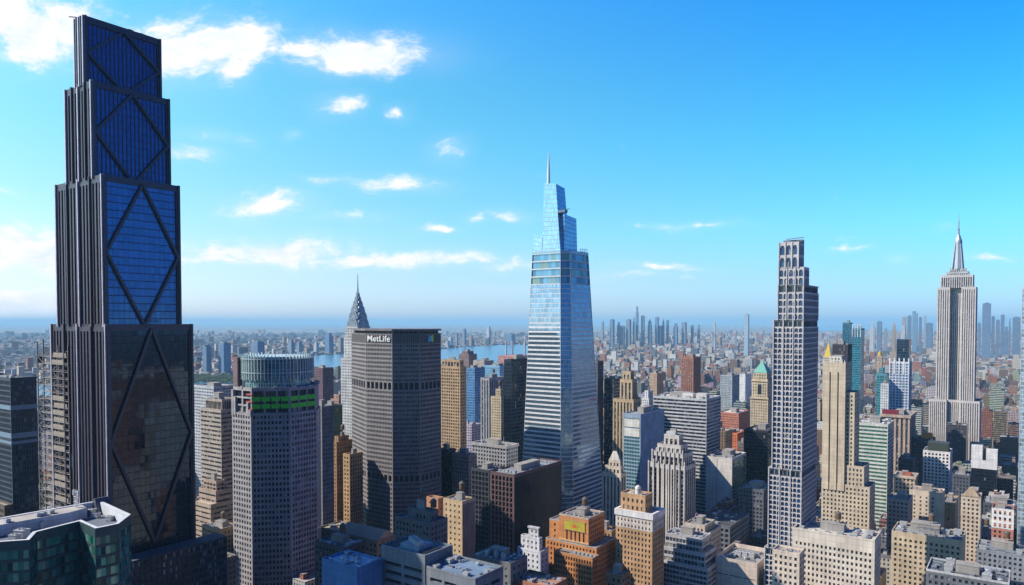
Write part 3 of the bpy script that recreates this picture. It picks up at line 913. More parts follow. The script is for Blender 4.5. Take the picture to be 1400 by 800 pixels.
# ---- eight-sided stone tower with the glass crown
def octagonal():
    Y = 520.0
    C, H = corner(343, Y, 566)
    zt = zof(533, Y); zc = zof(487, Y)
    b = Bld('octagonal_tower', 'pale stone eight sided tower with round glass crown and green netting', C)
    LN = solve_t(C, (-WX, -WY), 317, H)
    r2 = math.sqrt(.5); d45 = ((WX + UX) * r2, (WY + UY) * r2)
    L45 = solve_t(C, d45, 397, H); P2 = (C[0] + d45[0] * L45, C[1] + d45[1] * L45)
    LW = solve_t(P2, (UX, UY), 433.5, H)
    k = L45 * r2
    pol = [(-LN, 0), (0, 0), (k, k), (k, k + LW), (0, k + LW + k), (-LN, 2 * k + LW), (-LN - k, k + LW), (-LN - k, k)]
    wm_ = wall((.37, .35, .37)); gm_ = glass((.02, .03, .05), .12, 0, pu=3.0, pv=4.0, wob=.02)
    sp = dict(bay=2.6, flo=4.0, fw=.64, fh=.60, dp=.6, ml=.9, mr=.9, mt=.5)
    b.sect('tower_shaft', pol, 0, H, sp, wm_, gm_, vis=(0, 1, 2, 7), back=facade_mat((.44, .40, .40), DARK, 3.6, 4.0, .6, .55), spec2={0: dict(sp, fw=.55, bay=3.0)})
    # netted storeys under the crown
    p3 = inset(pol, 1.0)
    b.sect('upper_storeys', p3, H, zt, dict(bay=8.5, flo=5.6, fw=.85, fh=.8, dp=1.2, ml=.5, mr=.5), wm_, glass((.02, .03, .05), pu=8.5, pv=5.6), vis=(0, 1, 2, 7), poly2=None)
    b.roof(p3, zt, roofm((.25, .25, .28)), wm_, 1.2)
    # stone pylons at the north corners rising past the roof
    for i, (a, c_) in enumerate((((-LN - .2, -.25), (-LN + 4.2, 3)), ((-5.2, -.25), (-.6, 3)))):
        for s_, hh in ((0, 14), (1, 6)):
            mb = MB(); x0 = a[0] + s_ * 2.6
            mb.box(x0, x0 + 2.2, a[1], c_[1], H - 2, H + (zt - H) * (.95 if i == 0 else .45) - s_ * 5)
            b.part('pylon', mb, wm_)
    green = plain((.10, .72, .05), .7)
    for e, nseg in ((1, 4), (2, 3)):
        A_, B_ = p3[e], p3[e + 1]
        L_ = math.dist(A_, B_); ux, uy = (B_[0] - A_[0]) / L_, (B_[1] - A_[1]) / L_; nx_, ny_ = uy, -ux
        for j in range(2):
            za = zof(560, Y) + j * 5.2 + .3
            for i in range(nseg):
                s0, s1 = L_ * (i + .07) / nseg, L_ * (i + .93) / nseg
                p = [(A_[0] + ux * s + nx_ * .25, A_[1] + uy * s + ny_ * .25) for s in (s0, s1)]
                q = [(x - nx_ * .15, y - ny_ * .15) for x, y in reversed(p)]
                mb = MB(); mb.prism(p + q, za, za + 3.4, bottom=True); b.part('green_netting', mb, green)
    # red edges of the working floors
    for zz in (zof(541, Y), zof(551, Y), zof(561, Y)):
        mb = MB(); A_ = p3[1]; mb.box(A_[0] - 6, A_[0] + .8, A_[1] - .5, A_[1] + 2, zz, zz + .9); b.part('safety_barrier', mb, plain((.50, .10, .06), .6))
    # crown: a drum of glass fins on a smaller drum
    cx, cy_ = -LN / 2, k + LW / 2
    Rr = (LN + 2 * k) / 2 * .86
    zb = zt + 1
    gl = glass((.10, .26, .30), .1, .25, pu=2.0, pv=5.0, frame=(.6, .72, .74), ffu=.16, ffv=.05, blind=.0, wob=.05)
    mb = MB(); mb.lathe(cx, cy_, [(Rr * .93, zb - .9), (Rr * .93, zc - 1)], 40); b.part('crown_drum', mb, gl)
    mb = MB()
    for i in range(64):
        a = 2 * math.pi * i / 64; x, y = cx + Rr * math.cos(a), cy_ + Rr * math.sin(a)
        dx, dy = math.cos(a), math.sin(a)
        p = [(x - dx * .9 - dy * .25, y - dy * .9 + dx * .25), (x - dx * .9 + dy * .25, y - dy * .9 - dx * .25), (x + dx * .5 + dy * .25, y + dy * .5 - dx * .25), (x + dx * .5 - dy * .25, y + dy * .5 + dx * .25)]
        mb.prism(p, zb + 5 + random.uniform(-.3, .3), zc + random.uniform(-.4, .6), bottom=True)
    o = b.part('crown_fins', mb, plain((.62, .76, .78), .25, .2))
    for zz in (zb + 10, zc - 3):
        mb = MB(); mb.lathe(cx, cy_, [(Rr + .5, zz), (Rr + .5, zz + .7), (Rr - .5, zz + .7), (Rr - .5, zz), (Rr + .5, zz)], 40); b.part('crown_ring', mb, plain((.45, .55, .58), .4, .3))
    # scaffold deck round the crown's foot
    for i in range(14):
        a = 2 * math.pi * i / 14 + .2; x, y = cx + (Rr + 3.2) * math.cos(a), cy_ + (Rr + 3.2) * math.sin(a)
        s_ = random.uniform(1.8, 3.4); place(UNIT, 'rooftop_unit', b.o, (x, y, zt + .02), (s_, s_, s_ * .9), a)
    # tall dark stair enclosure at the north-east corner
    mb = MB(); mb.box(-LN - 4, -LN + 1.5, 4, 8, zt, zof(490, Y)); b.part('stair_enclosure', mb, wall((.22, .15, .16)))
    b.finish()
    FOOT.append((C, LN + k, 2 * k + LW, zc, 317, 434, 482, Y))
octagonal()

# ---- wide eight-sided office slab with the roof sign
def sign_slab():
    Y = 640.0
    C, H = corner(536, Y, 450)
    b = Bld('office_slab', 'broad brown eight sided office tower with white MetLife lettering at its top', C)
    z = 200.0
    LN = solve_t(C, (-WX, -WY), 500, z)
    a1 = R(42)
    d1 = (WX * math.cos(a1) + UX * math.sin(a1), WY * math.cos(a1) + UY * math.sin(a1))
    L1 = solve_t(C, d1, 574.5, z); P2 = (C[0] + d1[0] * L1, C[1] + d1[1] * L1)
    LW = solve_t(P2, (UX, UY), 603, z)
    A_ = (C[0] - WX * LN, C[1] - WY * LN)
    cx_, sx_ = math.cos(a1), math.sin(a1)
    a0 = R(26); c0, s0 = math.cos(a0), math.sin(a0)
    d0 = (-WX * c0 + UX * s0, -WY * c0 + UY * s0)
    L0 = solve_t(A_, d0, 481, z)
    e0 = min(L0, L1)
    w0, w1 = (-LN - L0 * c0, L0 * s0), (L1 * cx_, L1 * sx_)
    ye = w1[1] + LW
    pol = [w0, (-LN, 0), (0, 0), w1, (w1[0], ye), (0, ye + w1[1]), (-LN, ye + w1[1]), (w0[0], ye)]
    wm_ = wall((.235, .215, .215), .8, .15); gm_ = glass((.035, .045, .07), .15, 0, pu=1.9, pv=4.0, blind=.15, blind_glintc=(.17, .17, .17), wob=.02)
    vis = (0, 1, 2, 3, 7)
    sp = dict(bay=1.9, flo=4.0, fw=.66, fh=.52, dp=.5, ml=.6, mr=.6, mt=0, mb=0)
    mech = dict(bay=5.0, flo=7, fw=.72, fh=.86, dp=2.0, ml=.8, mr=.8, mt=0, ny=1)
    bk = facade_mat((.205, .185, .18), DARK, 1.9, 4.0, .66, .5)
    zm1a, zm1b, zm2a, zm2b = zof(660, Y), zof(650, Y), zof(534, Y), zof(523, Y)
    zs = zof(470, Y); zg = zof(456.5, Y)
    blackg = glass((.012, .014, .02), .3, 0, pu=5, pv=7, blind=0)
    b.sect('lower_storeys', pol, 0, zm1a, sp, wm_, gm_, vis, back=bk)
    b.sect('mechanical_storey', pol, zm1a, zm1b, mech, wm_, blackg, vis)
    b.sect('middle_storeys', pol, zm1b, zm2a, sp, wm_, gm_, vis, back=bk)
    b.sect('mechanical_storey', pol, zm2a, zm2b, mech, wm_, blackg, vis)
    b.sect('upper_storeys', pol, zm2b, zs, sp, wm_, gm_, vis, back=bk)
    dk = wall((.16, .145, .15), .7, .12)
    b.sect('sign_band', pol, zs, zg, dict(bay=1.9, flo=9, fw=.4, fh=.9, dp=.35, ml=.6, mr=.6, ny=1), dk, glass((.05, .05, .055), .6, 0, pu=1.9, pv=20, blind=0), vis)
    b.sect('roof_colonnade', inset(pol, 2.2), zg, H - 1.6, dict(bay=4, flo=4, fw=.75, fh=.9, dp=.6, ny=1), dk, blackg, vis)
    mb = MB(); mb.prism(inset(pol, -.4), H - 1.6, H, 0, 1, bottom=True); b.part('roof', mb, [wall((.20, .185, .19)), roofm((.16, .16, .19))])
    mb = MB(); mb.ngon([(*p, zg + .03) for p in inset(pol, .1)]); b.part('ledge', mb, dk)
    # lettering
    cu = bpy.data.curves.new('sign_lettering', 'FONT'); cu.body = 'MetLife'; cu.size = 7.6; cu.extrude = .25; cu.align_x = 'CENTER'; cu.offset = .03
    cu.materials.append(plain((.88, .88, .88), .5))
    o = bpy.data.objects.new('sign_lettering', cu); COL.objects.link(o); o.parent = b.o
    o.rotation_euler = (math.pi / 2, 0, 0); o.location = (-LN * .5 + .5, -.55, zs + 1.8)
    tw = o.dimensions.x if o.dimensions.x > 0 else 25
    bpy.context.view_layer.update()
    tw = o.dimensions.x
    want = LN * .84
    o.scale = (want / max(tw, 1), .98, 1)
    # emblem on the west end: two leaning facets, blue and green
    yc = w1[1] + LW * .48; x = w1[0] + .5; hb = zs + 1.0; ht = zg - .8; hw = LW * .13
    def facet(name, pts, m_):
        mb = MB()
        mb.ngon([(x, p[0], p[1]) for p in pts]); n_ = len(pts)
        for i in range(n_):
            a, c_ = pts[i], pts[(i + 1) % n_]; mb.quad((x - .45, *a), (x - .45, *c_), (x, *c_), (x, *a))
        b.part(name, mb, m_)
    facet('emblem_blue_facet', [(yc - hw, hb), (yc + hw * .1, hb + .9), (yc + hw * .1, ht - 1.6), (yc - hw * .6, ht)] , plain((.03, .45, 1.0), .5))
    facet('emblem_green_facet', [(yc + hw * .15, hb + .9), (yc + hw, hb), (yc + hw, ht), (yc + hw * .15, ht - 1.6)], plain((.38, .95, .08), .5))
    b.finish()
    FOOT.append((C, LN + L0, ye + w1[1], H, 480, 603, 445, Y))
sign_slab()

# ---- art deco tower with the sunburst spire, behind the slab
def art_deco_spire():
    Y = 900.0
    zb = zof(447, Y)
    xc = xof(489.5, Y, zb); C = (xc, Y)
    b = Bld('art_deco_tower', 'white art deco tower with tapering silver sunburst crown and needle spire', C)
    hw = 14.2
    sq = lambda r, cx=0, cy_=0: [(-r, -r), (r, -r), (r, r), (-r, r)]
    wm_ = wall((.52, .52, .53)); gm_ = glass(DARK, pu=2.2, pv=3.6)
    sp = dict(bay=2.9, flo=3.6, fw=.42, fh=.6, dp=.3)
    z1, z2 = zof(490, Y), zof(462, Y)
    b.sect('base_storeys', sq(hw + 4.5), 0, zof(620, Y), sp, wm_, gm_, (0, 1, 3)); b.roof(par=.8)
    b.sect('tower_shaft', sq(hw + .6), zof(620, Y), z1, sp, wm_, gm_, (0, 1, 3)); b.roof(par=.8)
    b.sect('upper_shaft', sq(hw - 2.2), z1, z2, sp, wm_, gm_, (0, 1, 3)); b.roof(par=.8)
    st = plain((.30, .34, .40), .28, .7)
    b.sect('crown_base', sq(hw - 3.8), z2, zb, dict(sp, fw=.5, fh=.7), wm_, gm_, (0, 1, 3)); b.roof(par=.6)
    # crown: nested arched fans on each side
    prof = [(9.6, zb, 11), (8.0, zb + 9, 10), (6.2, zb + 17, 9), (4.5, zb + 24, 8), (3.0, zb + 30, 7), (1.8, zb + 36, 6)]
    for k, (r, z, h) in enumerate(prof):
        mb = MB()
        mb.prism(sq(r * .86), z, z + h * .85, 0, poly2=sq(r * .6))
        for ax in range(4):
            n = 10; arc = []
            for i in range(n + 1):
                a = math.pi * i / n; arc.append((r * math.cos(a), z + h * 1.12 * math.sin(a)))
            def tr(u, dz, off):
                p = (-u, -(r + off)) if ax == 0 else (r + off, -u) if ax == 1 else (u, r + off) if ax == 2 else (-(r + off), u)
                return (*p, dz)
            f0 = [tr(u, w_, 0) for u, w_ in arc]; f1 = [tr(u * .98, w_, -r * .32) for u, w_ in arc]
            mb.ngon(f0)
            for i in range(n): mb.quad(f0[i + 1], f0[i], f1[i], f1[i + 1])
            # triangular windows
            for i in range(1, 6):
                a = math.pi * (i + 0.0) / 6; ca, sa = math.cos(a), math.sin(a)
                da = .11
                t3 = [tr(r * .92 * math.cos(a), z + h * 1.12 * .92 * math.sin(a), .08), tr(r * .62 * math.cos(a - da), z + h * 1.12 * .62 * math.sin(a - da), .08), tr(r * .62 * math.cos(a + da), z + h * 1.12 * .62 * math.sin(a + da), .08)]
                mb.ngon(t3, 1); 
        b.part('crown_arch_tier', mb, [st, plain((.03, .04, .06), .3)])
    mb = MB(); mb.lathe(0, 0, [(1.8, zb + 36), (1.2, zb + 42), (.7, zb + 50), (.4, zb + 62), (.12, zof(374, Y))], 8); b.part('spire', mb, st)
    b.finish()
    FOOT.append((C, 30, 30, 300, 467, 505, 380, Y))
art_deco_spire()

# ---- tapering glass supertall with the mast
def tapered():
    Y = 690.0
    zb, zt = 30.0, zof(346, 702)
    C = (xof(769, Y, zb), Y)
    b = Bld('tapered_glass_tower', 'tapering glass tower with white banded floors and slanted crown with a mast', C)
    def row(z, l, c1, c2, r, off):
        # plan at height z: north edge set back by off
        P0 = (C[0] + UX * off, C[1] + UY * off)
        x1 = solve_t(P0, (WX, WY), c1, z); xl = -solve_t(P0, (-WX, -WY), l, z)
        P1 = (P0[0] + WX * x1, P0[1] + WY * x1)
        r2 = math.sqrt(.5); d45 = ((WX + UX) * r2, (WY + UY) * r2)
        L = solve_t(P1, d45, c2, z) * r2; P2 = (P1[0] + (WX + UX) * L, P1[1] + (WY + UY) * L)
        Dd = solve_t(P2, (UX, UY), r, z)
        return [(xl, off), (x1, off), (x1 + L, off + L), (x1 + L, off + L + Dd), (xl, off + L + Dd)]
    bot = row(zb, 709, 767, 785, 829, 0.0); top = row(zt, 727.5, 766, 780, 804.5, 5.0)
    lerp = lambda f: [(a[0] + (c_[0] - a[0]) * f, a[1] + (c_[1] - a[1]) * f) for a, c_ in zip(bot, top)]
    wm_ = wall((.74, .75, .77), .4, .08)
    gm_ = glass((.27, .43, .56), .05, .8, pu=1.5, pv=4.6, frame=(.14, .24, .34), ffu=.07, ffv=.03, blind=.03, blind_glintc=(.3, .36, .4), wob=.014, lo=.75, hi=1.25)
    f1, f2, f3 = .775, .90, .945
    z_ = lambda f: zb + (zt - zb) * f
    sp = dict(fw=1, fh=.62, bay=1.5, flo=4.4, dp=.3, ml=.3, mr=.3, mt=0)
    ch = dict(sp, fh=.86)
    b.sect('lower_storeys', lerp(0), zb, z_(f1), sp, wm_, gm_, (0, 1, 2), poly2=lerp(f1), spec2={1: ch})
    sp2 = dict(sp, fh=.86)
    b.sect('upper_storeys', lerp(f1), z_(f1), z_(f2), sp2, wm_, gm_, (0, 1, 2), poly2=lerp(f2))
    b.sect('observation_storeys', lerp(f2), z_(f2), zt, dict(sp, flo=8.4, fh=.86, dp=1.1), wm_, glass((.16, .34, .46), .06, .55, pu=4.5, pv=8.4, frame=(.2, .25, .3), ffu=.06, ffv=.06, blind=.15, blind_glintc=(.25, .35, .3), wob=.05), (0, 1, 2), poly2=lerp(1))
    b.roof(lerp(1), zt, roofm((.3, .32, .36)), plain((.35, .5, .6), .2, .4), par=2.4)
    # base
    bp = row(zb, 705, 775, 790, 838, -4)
    b.sect('podium', bp, 0, zb, dict(sp, flo=6, fh=.6), wm_, gm_, (0, 1, 2)); b.roof(bp, zb, par=.5)
    # crown slabs
    gc = glass((.38, .60, .76), .05, .75, pu=1.5, pv=4.4, frame=(.35, .45, .52), ffu=.06, ffv=.14, blind=0, wob=.007, lo=.86, hi=1.14)
    T = top
    off0 = T[0][1]
    def xpx(px, off, z):
        P0 = (C[0] + UX * off, C[1] + UY * off)
        return solve_t(P0, (WX, WY), px, z)
    def slab(name, l, c, lt, ct, off, r, ztl, ztr, zs=zt, offt=None):
        """shaft with a sloping top: l/c at the foot, lt/ct at the head"""
        offt = off if offt is None else offt
        zm = max(ztl, ztr)
        A_, B_ = (xpx(l, off, zs), off), (xpx(c, off, zs), off)
        A2, B2 = (xpx(lt, offt, ztl), offt), (xpx(ct, offt, ztr), offt)
        PB = to_world(C, B2); D_ = solve_t(PB, (UX, UY), r, ztr)
        D_ = max(6, min(D_, 40))
        mb = MB()
        p = [(*A_, zs), (*B_, zs), (B_[0], off + D_ + 2, zs), (A_[0], off + D_ + 2, zs)]
        q = [(*A2, ztl), (*B2, ztr), (B2[0], offt + D_, ztr - 2), (A2[0], offt + D_, ztl - 2)]
        hh = zm - zs
        for i in range(4):
            j = (i + 1) % 4; L_ = math.dist(p[i], p[j])
            mb.quad(p[i], p[j], q[j], q[i], 0, ((0, 0), (L_, 0), (L_, hh), (0, hh)))
        mb.ngon(q, 1)
        b.part(name, mb, [gc, plain((.3, .36, .42), .5)])
    slab('crown_blade', 741.5, 766, 743.5, 760, off0 + 1.5, 772, zof(249, 705), zof(252, 705))
    slab('crown_shoulder', 728.5, 741.2, 729.5, 741.4, off0 + 4, 745, zof(318, 705), zof(322, 705))
    slab('crown_shoulder', 767, 771.5, 767, 771.5, off0 + 6.5, 788, zof(291, 705), zof(293, 705))
    # open steel terrace frame at the south-west shoulder
    mb = MB(); e = T[3]
    for k in range(4):
        y = e[1] - 2 - k * 4.5; mb.bar((e[0] - .5, y, zt), (e[0] - .5, y, zt + 6 - k * .3), .3)
    mb.bar((e[0] - .5, e[1] - 2, zt + 6), (e[0] - .5, e[1] - 16, zt + 5), .3); mb.bar((e[0] - .5, e[1] - 2, zt + 3), (e[0] - .5, e[1] - 16, zt + 2.6), .25)
    b.part('terrace_frame', mb, plain((.35, .42, .5), .4, .3))
    mb = MB(); x = xpx(766, off0 + 4, zof(290, 705)); z = zof(292, 705); mb.box(x - 1, x + 7, off0 + 1, off0 + 6, z, z + 2.5); mb.bar((x, off0 + 2, z + 3), (x + 9, off0 + 7, z + 3.6), .4); b.part('cleaning_rig', mb, plain((.12, .2, .32), .5))
    zm = zof(250, 705); x = xpx(750, off0 + 5, zm)
    mb = MB(); mb.lathe(x, off0 + 5, [(1.7, zm - 3), (1.5, zm + 8), (1.1, zm + 18), (.6, zm + 26), (.15, zof(204, 705))], 8); b.part('mast', mb, plain((.72, .76, .80), .4))
    b.finish()
    FOOT.append((C, 50, 50, 390, 712, 826, 249, Y))
tapered()

# ---- slender white tower with arched windows
def arched():
    Y = 470.0
    C, _ = corner(1098, Y, 500)
    b = Bld('arched_window_tower', 'slender white stepped tower with rows of arched windows', C)
    wm_ = wall((.55, .52, .53), .6, .12); gm_ = glass((.03, .075, .16), .06, .2, pu=2.6, pv=3.4, wob=.05, blind=.06)
    dk = glass((.02, .04, .06), .2, 0, pu=2.6, pv=5, blind=0)
    def xl(px, z): return -solve_t(C, (-WX, -WY), px, z)
    zs = [0, zof(757, Y), zof(645, Y), zof(438, Y), zof(390, Y), zof(366, Y), zof(331, Y)]
    Df = 40.0
    Dm = 13.0
    ls = [1045, 1050.5, 1057, 1063, 1064, 1064.5]
    lo = dict(bay=2.65, flo=3.35, fw=.83, fh=.80, dp=.55, ml=.5, mr=.5, mt=.5, arch=True)
    mid = dict(lo, flo=3.5); hi = dict(lo, flo=4.6, bay=3.2); top = dict(lo, flo=6.6, bay=3.4, fw=.7, fh=.78)
    cx5 = -solve_t(C, (-WX, -WY), 1092.5, zs[6])
    polys = [[(xl(ls[0], zs[1]), 0), (0, 0), (0, Df), (xl(ls[0], zs[1]), Df)], [(xl(ls[1], zs[2]), 0), (0, 0), (0, Df), (xl(ls[1], zs[2]), Df)],
             [(xl(ls[2], zs[3]), 0), (0, 0), (0, Df), (xl(ls[2], zs[3]), Df)], [(xl(ls[3], zs[4]), 0), (0, 0), (0, Df), (xl(ls[3], zs[4]), Df)],
             [(xl(ls[4], zs[5]), 0), (0, 0), (0, Dm), (xl(ls[4], zs[5]), Dm)], [(xl(ls[5], zs[6]), 0), (cx5, 0), (cx5, Dm), (xl(ls[5], zs[6]), Dm)]]
    specs = [lo, lo, mid, hi, hi, top]
    names = ['base_storeys', 'lower_storeys', 'middle_storeys', 'upper_storeys', 'shoulder_storeys', 'top_storeys']
    for k in range(6):
        z0, z1 = zs[k], zs[k + 1]
        # a dark mechanical band at the head of each stage
        zb = z1 - 4.2 if k < 4 else z1
        b.sect(names[k], polys[k], z0, zb, specs[k], wm_, gm_, (0, 1))
        if k < 4:
            b.sect('mechanical_band#%d' % k, inset(polys[k], .5), zb, z1, dict(bay=2.65, flo=4.2, fw=.86, fh=.9, dp=.4, ny=1), wall((.30, .31, .33)), dk, (0, 1))
        b.roof(polys[k], z1, roofm((.3, .3, .32)), wm_, .6)
        # pilasters between the bays
        for i in range(0, 7, 2):
            x0, x1 = polys[k][0][0], polys[k][1][0]
            x = x0 + .3 + (x1 - x0 - .6) * i / 6
            mb = MB(); mb.box(x - .3, x + .3, -.45, -.002, z0 + .05, z1 + .6); b.part('pilaster', mb, wm_)
    x0, x1 = polys[5][0][0], polys[5][1][0]
    mb = MB(); mb.box(x0 + 2, x1 + 1.0, 4, 9, zs[6], zs[6] + 2.2); mb.bar((x0 + 4, 4, zs[6] + 2.9), (x1 + 2.5, 1, zs[6] + 3.1), .4); b.part('cleaning_rig', mb, plain((.18, .2, .24), .5))
    b.finish()
    FOOT.append((C, 24, 40, 310, 1046, 1122, 331, Y))
arched()

# ---- cream shaft tower beside it
def cream_shaft():
    Y = 600.0
    C, H0 = corner(1189, Y, 668)
    b = Bld('cream_stone_tower', 'cream stone tower with two dark vertical window strips and stepped shoulders', C)
    wm_ = wall((.58, .48, .36), .8, .2); gm_ = glass(DARK, pu=2.8, pv=3.6, blind=.2)
    D = 26.0
    xe = -solve_t(C, (-WX, -WY), 1124, zof(600, Y))
    bk = facade_mat((.62, .50, .36), DARK, 2.8, 3.6, .45, .5)
    sp = dict(bay=2.9, flo=3.6, fw=.46, fh=.54, dp=.4)
    z0 = 0
    for nm, c, yt, w_ in (('base_storeys', 1189, 668, 0), ('lower_shoulder', 1181, 641, 1.0), ('upper_shoulder', 1168, 540, 2)):
        z = zof(yt, Y); xw = 0 if c == 1189 else -solve_t(C, (-WX, -WY), c, z)
        p = [(xe, 0 + w_), (xw, w_), (xw, D - w_), (xe, D - w_)]
        b.sect(nm, p, z0, z, sp, wm_, gm_, (0, 1), back=bk); b.roof(p, z, roofm((.35, .3, .26)), wm_, 1.0)
        place(UNIT, 'rooftop_unit', b.o, (xw - 5, D * .5, z), (3, 3, 2.2)); z0 = z
    xs = -solve_t(C, (-WX, -WY), 1155.5, zof(560, Y)); zt = zof(499, Y)
    p = [(xe + .3, -.6), (xs, -.6), (xs, D - 3), (xe + .3, D - 3)]
    zc = zof(676, Y)
    b.sect('shaft', p, zc, zt, dict(nx=2, bay=9, ny=1, flo=3.6, fw=.17, fh=1, dp=1.0, ml=2.5, mr=2.5, mt=7), wm_, glass((.02, .025, .035), .3, 0, pu=3, pv=3.6, spand=.4, spandc=(.05, .045, .04), blind=0), (0, 1), back=bk,
           spec2={1: sp})
    b.roof(p, zt, roofm((.35, .3, .26)), wm_, 1.0)
    W_ = xs - xe
    for i in range(9):
        x = xe + .8 + (W_ - 1.6) * i / 8; mb = MB(); mb.prism([(x - .5, -.55), (x + .5, -.55), (x + .5, .6), (x - .5, .6)], zt + 1, zt + 3.4 + (i % 2), poly2=[(x - .15, -.2), (x + .15, -.2), (x + .15, .2), (x - .15, .2)]); b.part('finial', mb, wall((.60, .56, .50)))
    q = inset(p, 4); b.sect('crown', q, zt, zof(489, Y), dict(sp, bay=2.5), wall((.60, .56, .50)), gm_, (0, 1)); b.roof(q, zof(489, Y), par=.8)
    b.finish(40)
    FOOT.append((C, 45, 26, 227, 1124, 1190, 490, Y))
cream_shaft()

# ---- limestone tower with the mast at right
def mast_tower():
    Y = 1140.0
    C, _ = corner(1333.5, Y, 450)
    b = Bld('limestone_skyscraper', 'tall grey limestone skyscraper with setbacks and a tapering antenna mast on top', C)
    wm_ = wall((.60, .55, .53), .8, .12)
    gm_ = glass((.05, .05, .06), .25, 0, pu=3, pv=3.8, spand=.45, spandc=(.075, .095, .15), blind=.2, blind_glintc=(.25, .25, .27))
    sp = dict(bay=2.9, flo=3.8, ny=1, fw=.44, fh=1, dp=.7, ml=1.0, mr=1.0, mt=2.5)
    Wd = solve_t(C, (-WX, -WY), 1280, zof(480, Y)); D = 40
    bk = facade_mat((.50, .455, .44), (.05, .05, .06), 3.6, 3.8, .5, .6)
    def rec(e, n, w_, s_, ra, rb, d): return [(-Wd + e, n), (-Wd + ra, n), (-Wd + ra, n + d), (-Wd + rb, n + d), (-Wd + rb, n), (-w_, n), (-w_, D - s_), (-Wd + e, D - s_)]
    vis = (0, 1, 2, 3, 4, 5)
    z1, z2, z3, z4 = zof(602, Y), zof(549, Y), zof(393, Y), zof(376, Y)
    lowp = [(-Wd - 16, -22), (12, -22), (12, D + 20), (-Wd - 16, D + 20)]
    b.sect('base_storeys', lowp, 0, 28, dict(sp, mt=1), wm_, gm_, (0, 1), back=bk); b.roof(lowp, 28)
    p = rec(-8, -8, -8, -6, 16, 34, 5)
    b.sect('wing_storeys', p, 28, z2, sp, wm_, gm_, vis, back=bk); b.roof(p, z2, rim=wm_)
    p = rec(0, 0, 0, 0, 17.5, 33, 9)
    b.sect('tower_shaft', p, z2, z3, sp, wm_, gm_, vis, back=bk); b.roof(p, z3, rim=wm_)
    p = rect(Wd, D, 4, 3, 4.5, 4)
    b.sect('upper_storeys', p, z3, z4, dict(sp, fw=.6), wm_, gm_, (0, 1), back=bk); b.roof(p, z4, rim=wm_)
    p = rect(Wd, D, 11, 9, 11, 9); z5 = zof(371, Y)
    b.sect('deck_storey', p, z4, z5, dict(bay=3, flo=5, fw=.6, fh=.6, dp=.3), wall((.55, .56, .58)), gm_, (0, 1)); b.roof(p, z5)
    p = rect(Wd, D, 15, 13, 15, 13); z6 = zof(366, Y)
    b.sect('mast_base', p, z5, z6, dict(bay=3, flo=5, fw=.6, fh=.6, dp=.3), wall((.55, .56, .58)), gm_, (0, 1)); b.roof(p, z6)
    cx, cy_ = -Wd / 2, D / 2
    zq = [zof(y, Y) for y in (366, 352, 340, 330, 326, 322, 318, 300, 285)]
    st = plain((.42, .46, .52), .4, .3)
    mb = MB(); mb.lathe(cx, cy_, [(8.4, zq[0]), (7.0, zq[1]), (5.8, zq[2]), (5.2, zq[3]), (5.6, zq[3] + .5), (5.2, zq[4]), (3.6, zq[5]), (2.4, zq[6])], 12); b.part('mast', mb, st)
    for i in range(4):
        a = math.pi / 4 + i * math.pi / 2; dx, dy = math.cos(a), math.sin(a)
        mb = MB(); mb.prism([(cx + dx * 11 - dy, cy_ + dy * 11 + dx), (cx + dx * 4 - dy, cy_ + dy * 4 + dx), (cx + dx * 4 + dy, cy_ + dy * 4 - dx), (cx + dx * 11 + dy, cy_ + dy * 11 - dx)], zq[0], zq[3],
                 poly2=[(cx + dx * 6 - dy, cy_ + dy * 6 + dx), (cx + dx * 4 - dy, cy_ + dy * 4 + dx), (cx + dx * 4 + dy, cy_ + dy * 4 - dx), (cx + dx * 6 + dy, cy_ + dy * 6 - dx)]); b.part('mast_buttress', mb, st)
    mb = MB(); mb.lathe(cx, cy_, [(1.7, zq[6]), (1.3, zq[6] + 8), (2.0, zq[6] + 9), (1.0, zq[6] + 10), (.8, zq[7]), (.35, zq[7] + 8), (.1, zq[8])], 8); b.part('antenna', mb, plain((.35, .38, .44), .5, .3))
    b.finish()
    FOOT.append((C, 70, 60, 430, 1272, 1341, 366, Y))
mast_tower()

# ---- unseen tower added left of the picture to throw shadow over the lower blocks
def added_shadow_tower():
    C = (-276.0, 318.0)
    b = Bld('dark_office_tower', 'unseen dark slab tower added outside left picture edge to cast shadow', C, 'skyscraper')
    p = [(-46, 0), (0, 0), (0, 42), (-46, 42)]
    b.sect('walls', p, 0, 346, dict(bay=3, flo=3.9, fw=.7, fh=.6, dp=.3), wall((.12, .12, .14)), glass(DARK), (1,), back=facade_mat((.12, .12, .14), DARK, 3.0, 3.9, .7, .6)); b.roof()
    b.finish(); FOOT.append((C, 46, 42, 346, -300, -10, 300, 318))
added_shadow_tower()
# ================================================================== CITY BLOCKS, one by one
def G(bay=3.0, flo=3.6, fw=.5, fh=.52, dp=.4, **k): return dict(bay=bay, flo=flo, fw=fw, fh=fh, dp=dp, **k)
def RB(flo=3.8, fh=.5, **k): return dict(bay=1.6, flo=flo, fw=1, fh=fh, dp=.35, ml=.5, mr=.5, **k)
def PI(bay=3.4, fw=.55, **k): return dict(bay=bay, flo=3.7, ny=1, fw=fw, fh=1, dp=.6, ml=.8, mr=.8, mt=2.5, **k)
def CG(rgb, fr=None, metal=.35, pu=1.6, pv=3.9, **k): return glass(rgb, .07, metal, pu=pu, pv=pv, frame=fr or sc(rgb, .7), ffu=.08, ffv=.2, blind=.015, wob=.04, **k)
CW = dict(bay=1.6, flo=3.9, nx=1, ny=1, fw=1, fh=1, dp=.15, ml=.4, mr=.4, mt=1.5)
PG = glass((.04, .045, .055), .2, 0, pu=3.4, pv=3.7, spand=.42, spandc=(.10, .10, .11), blind=.2)
T = tower
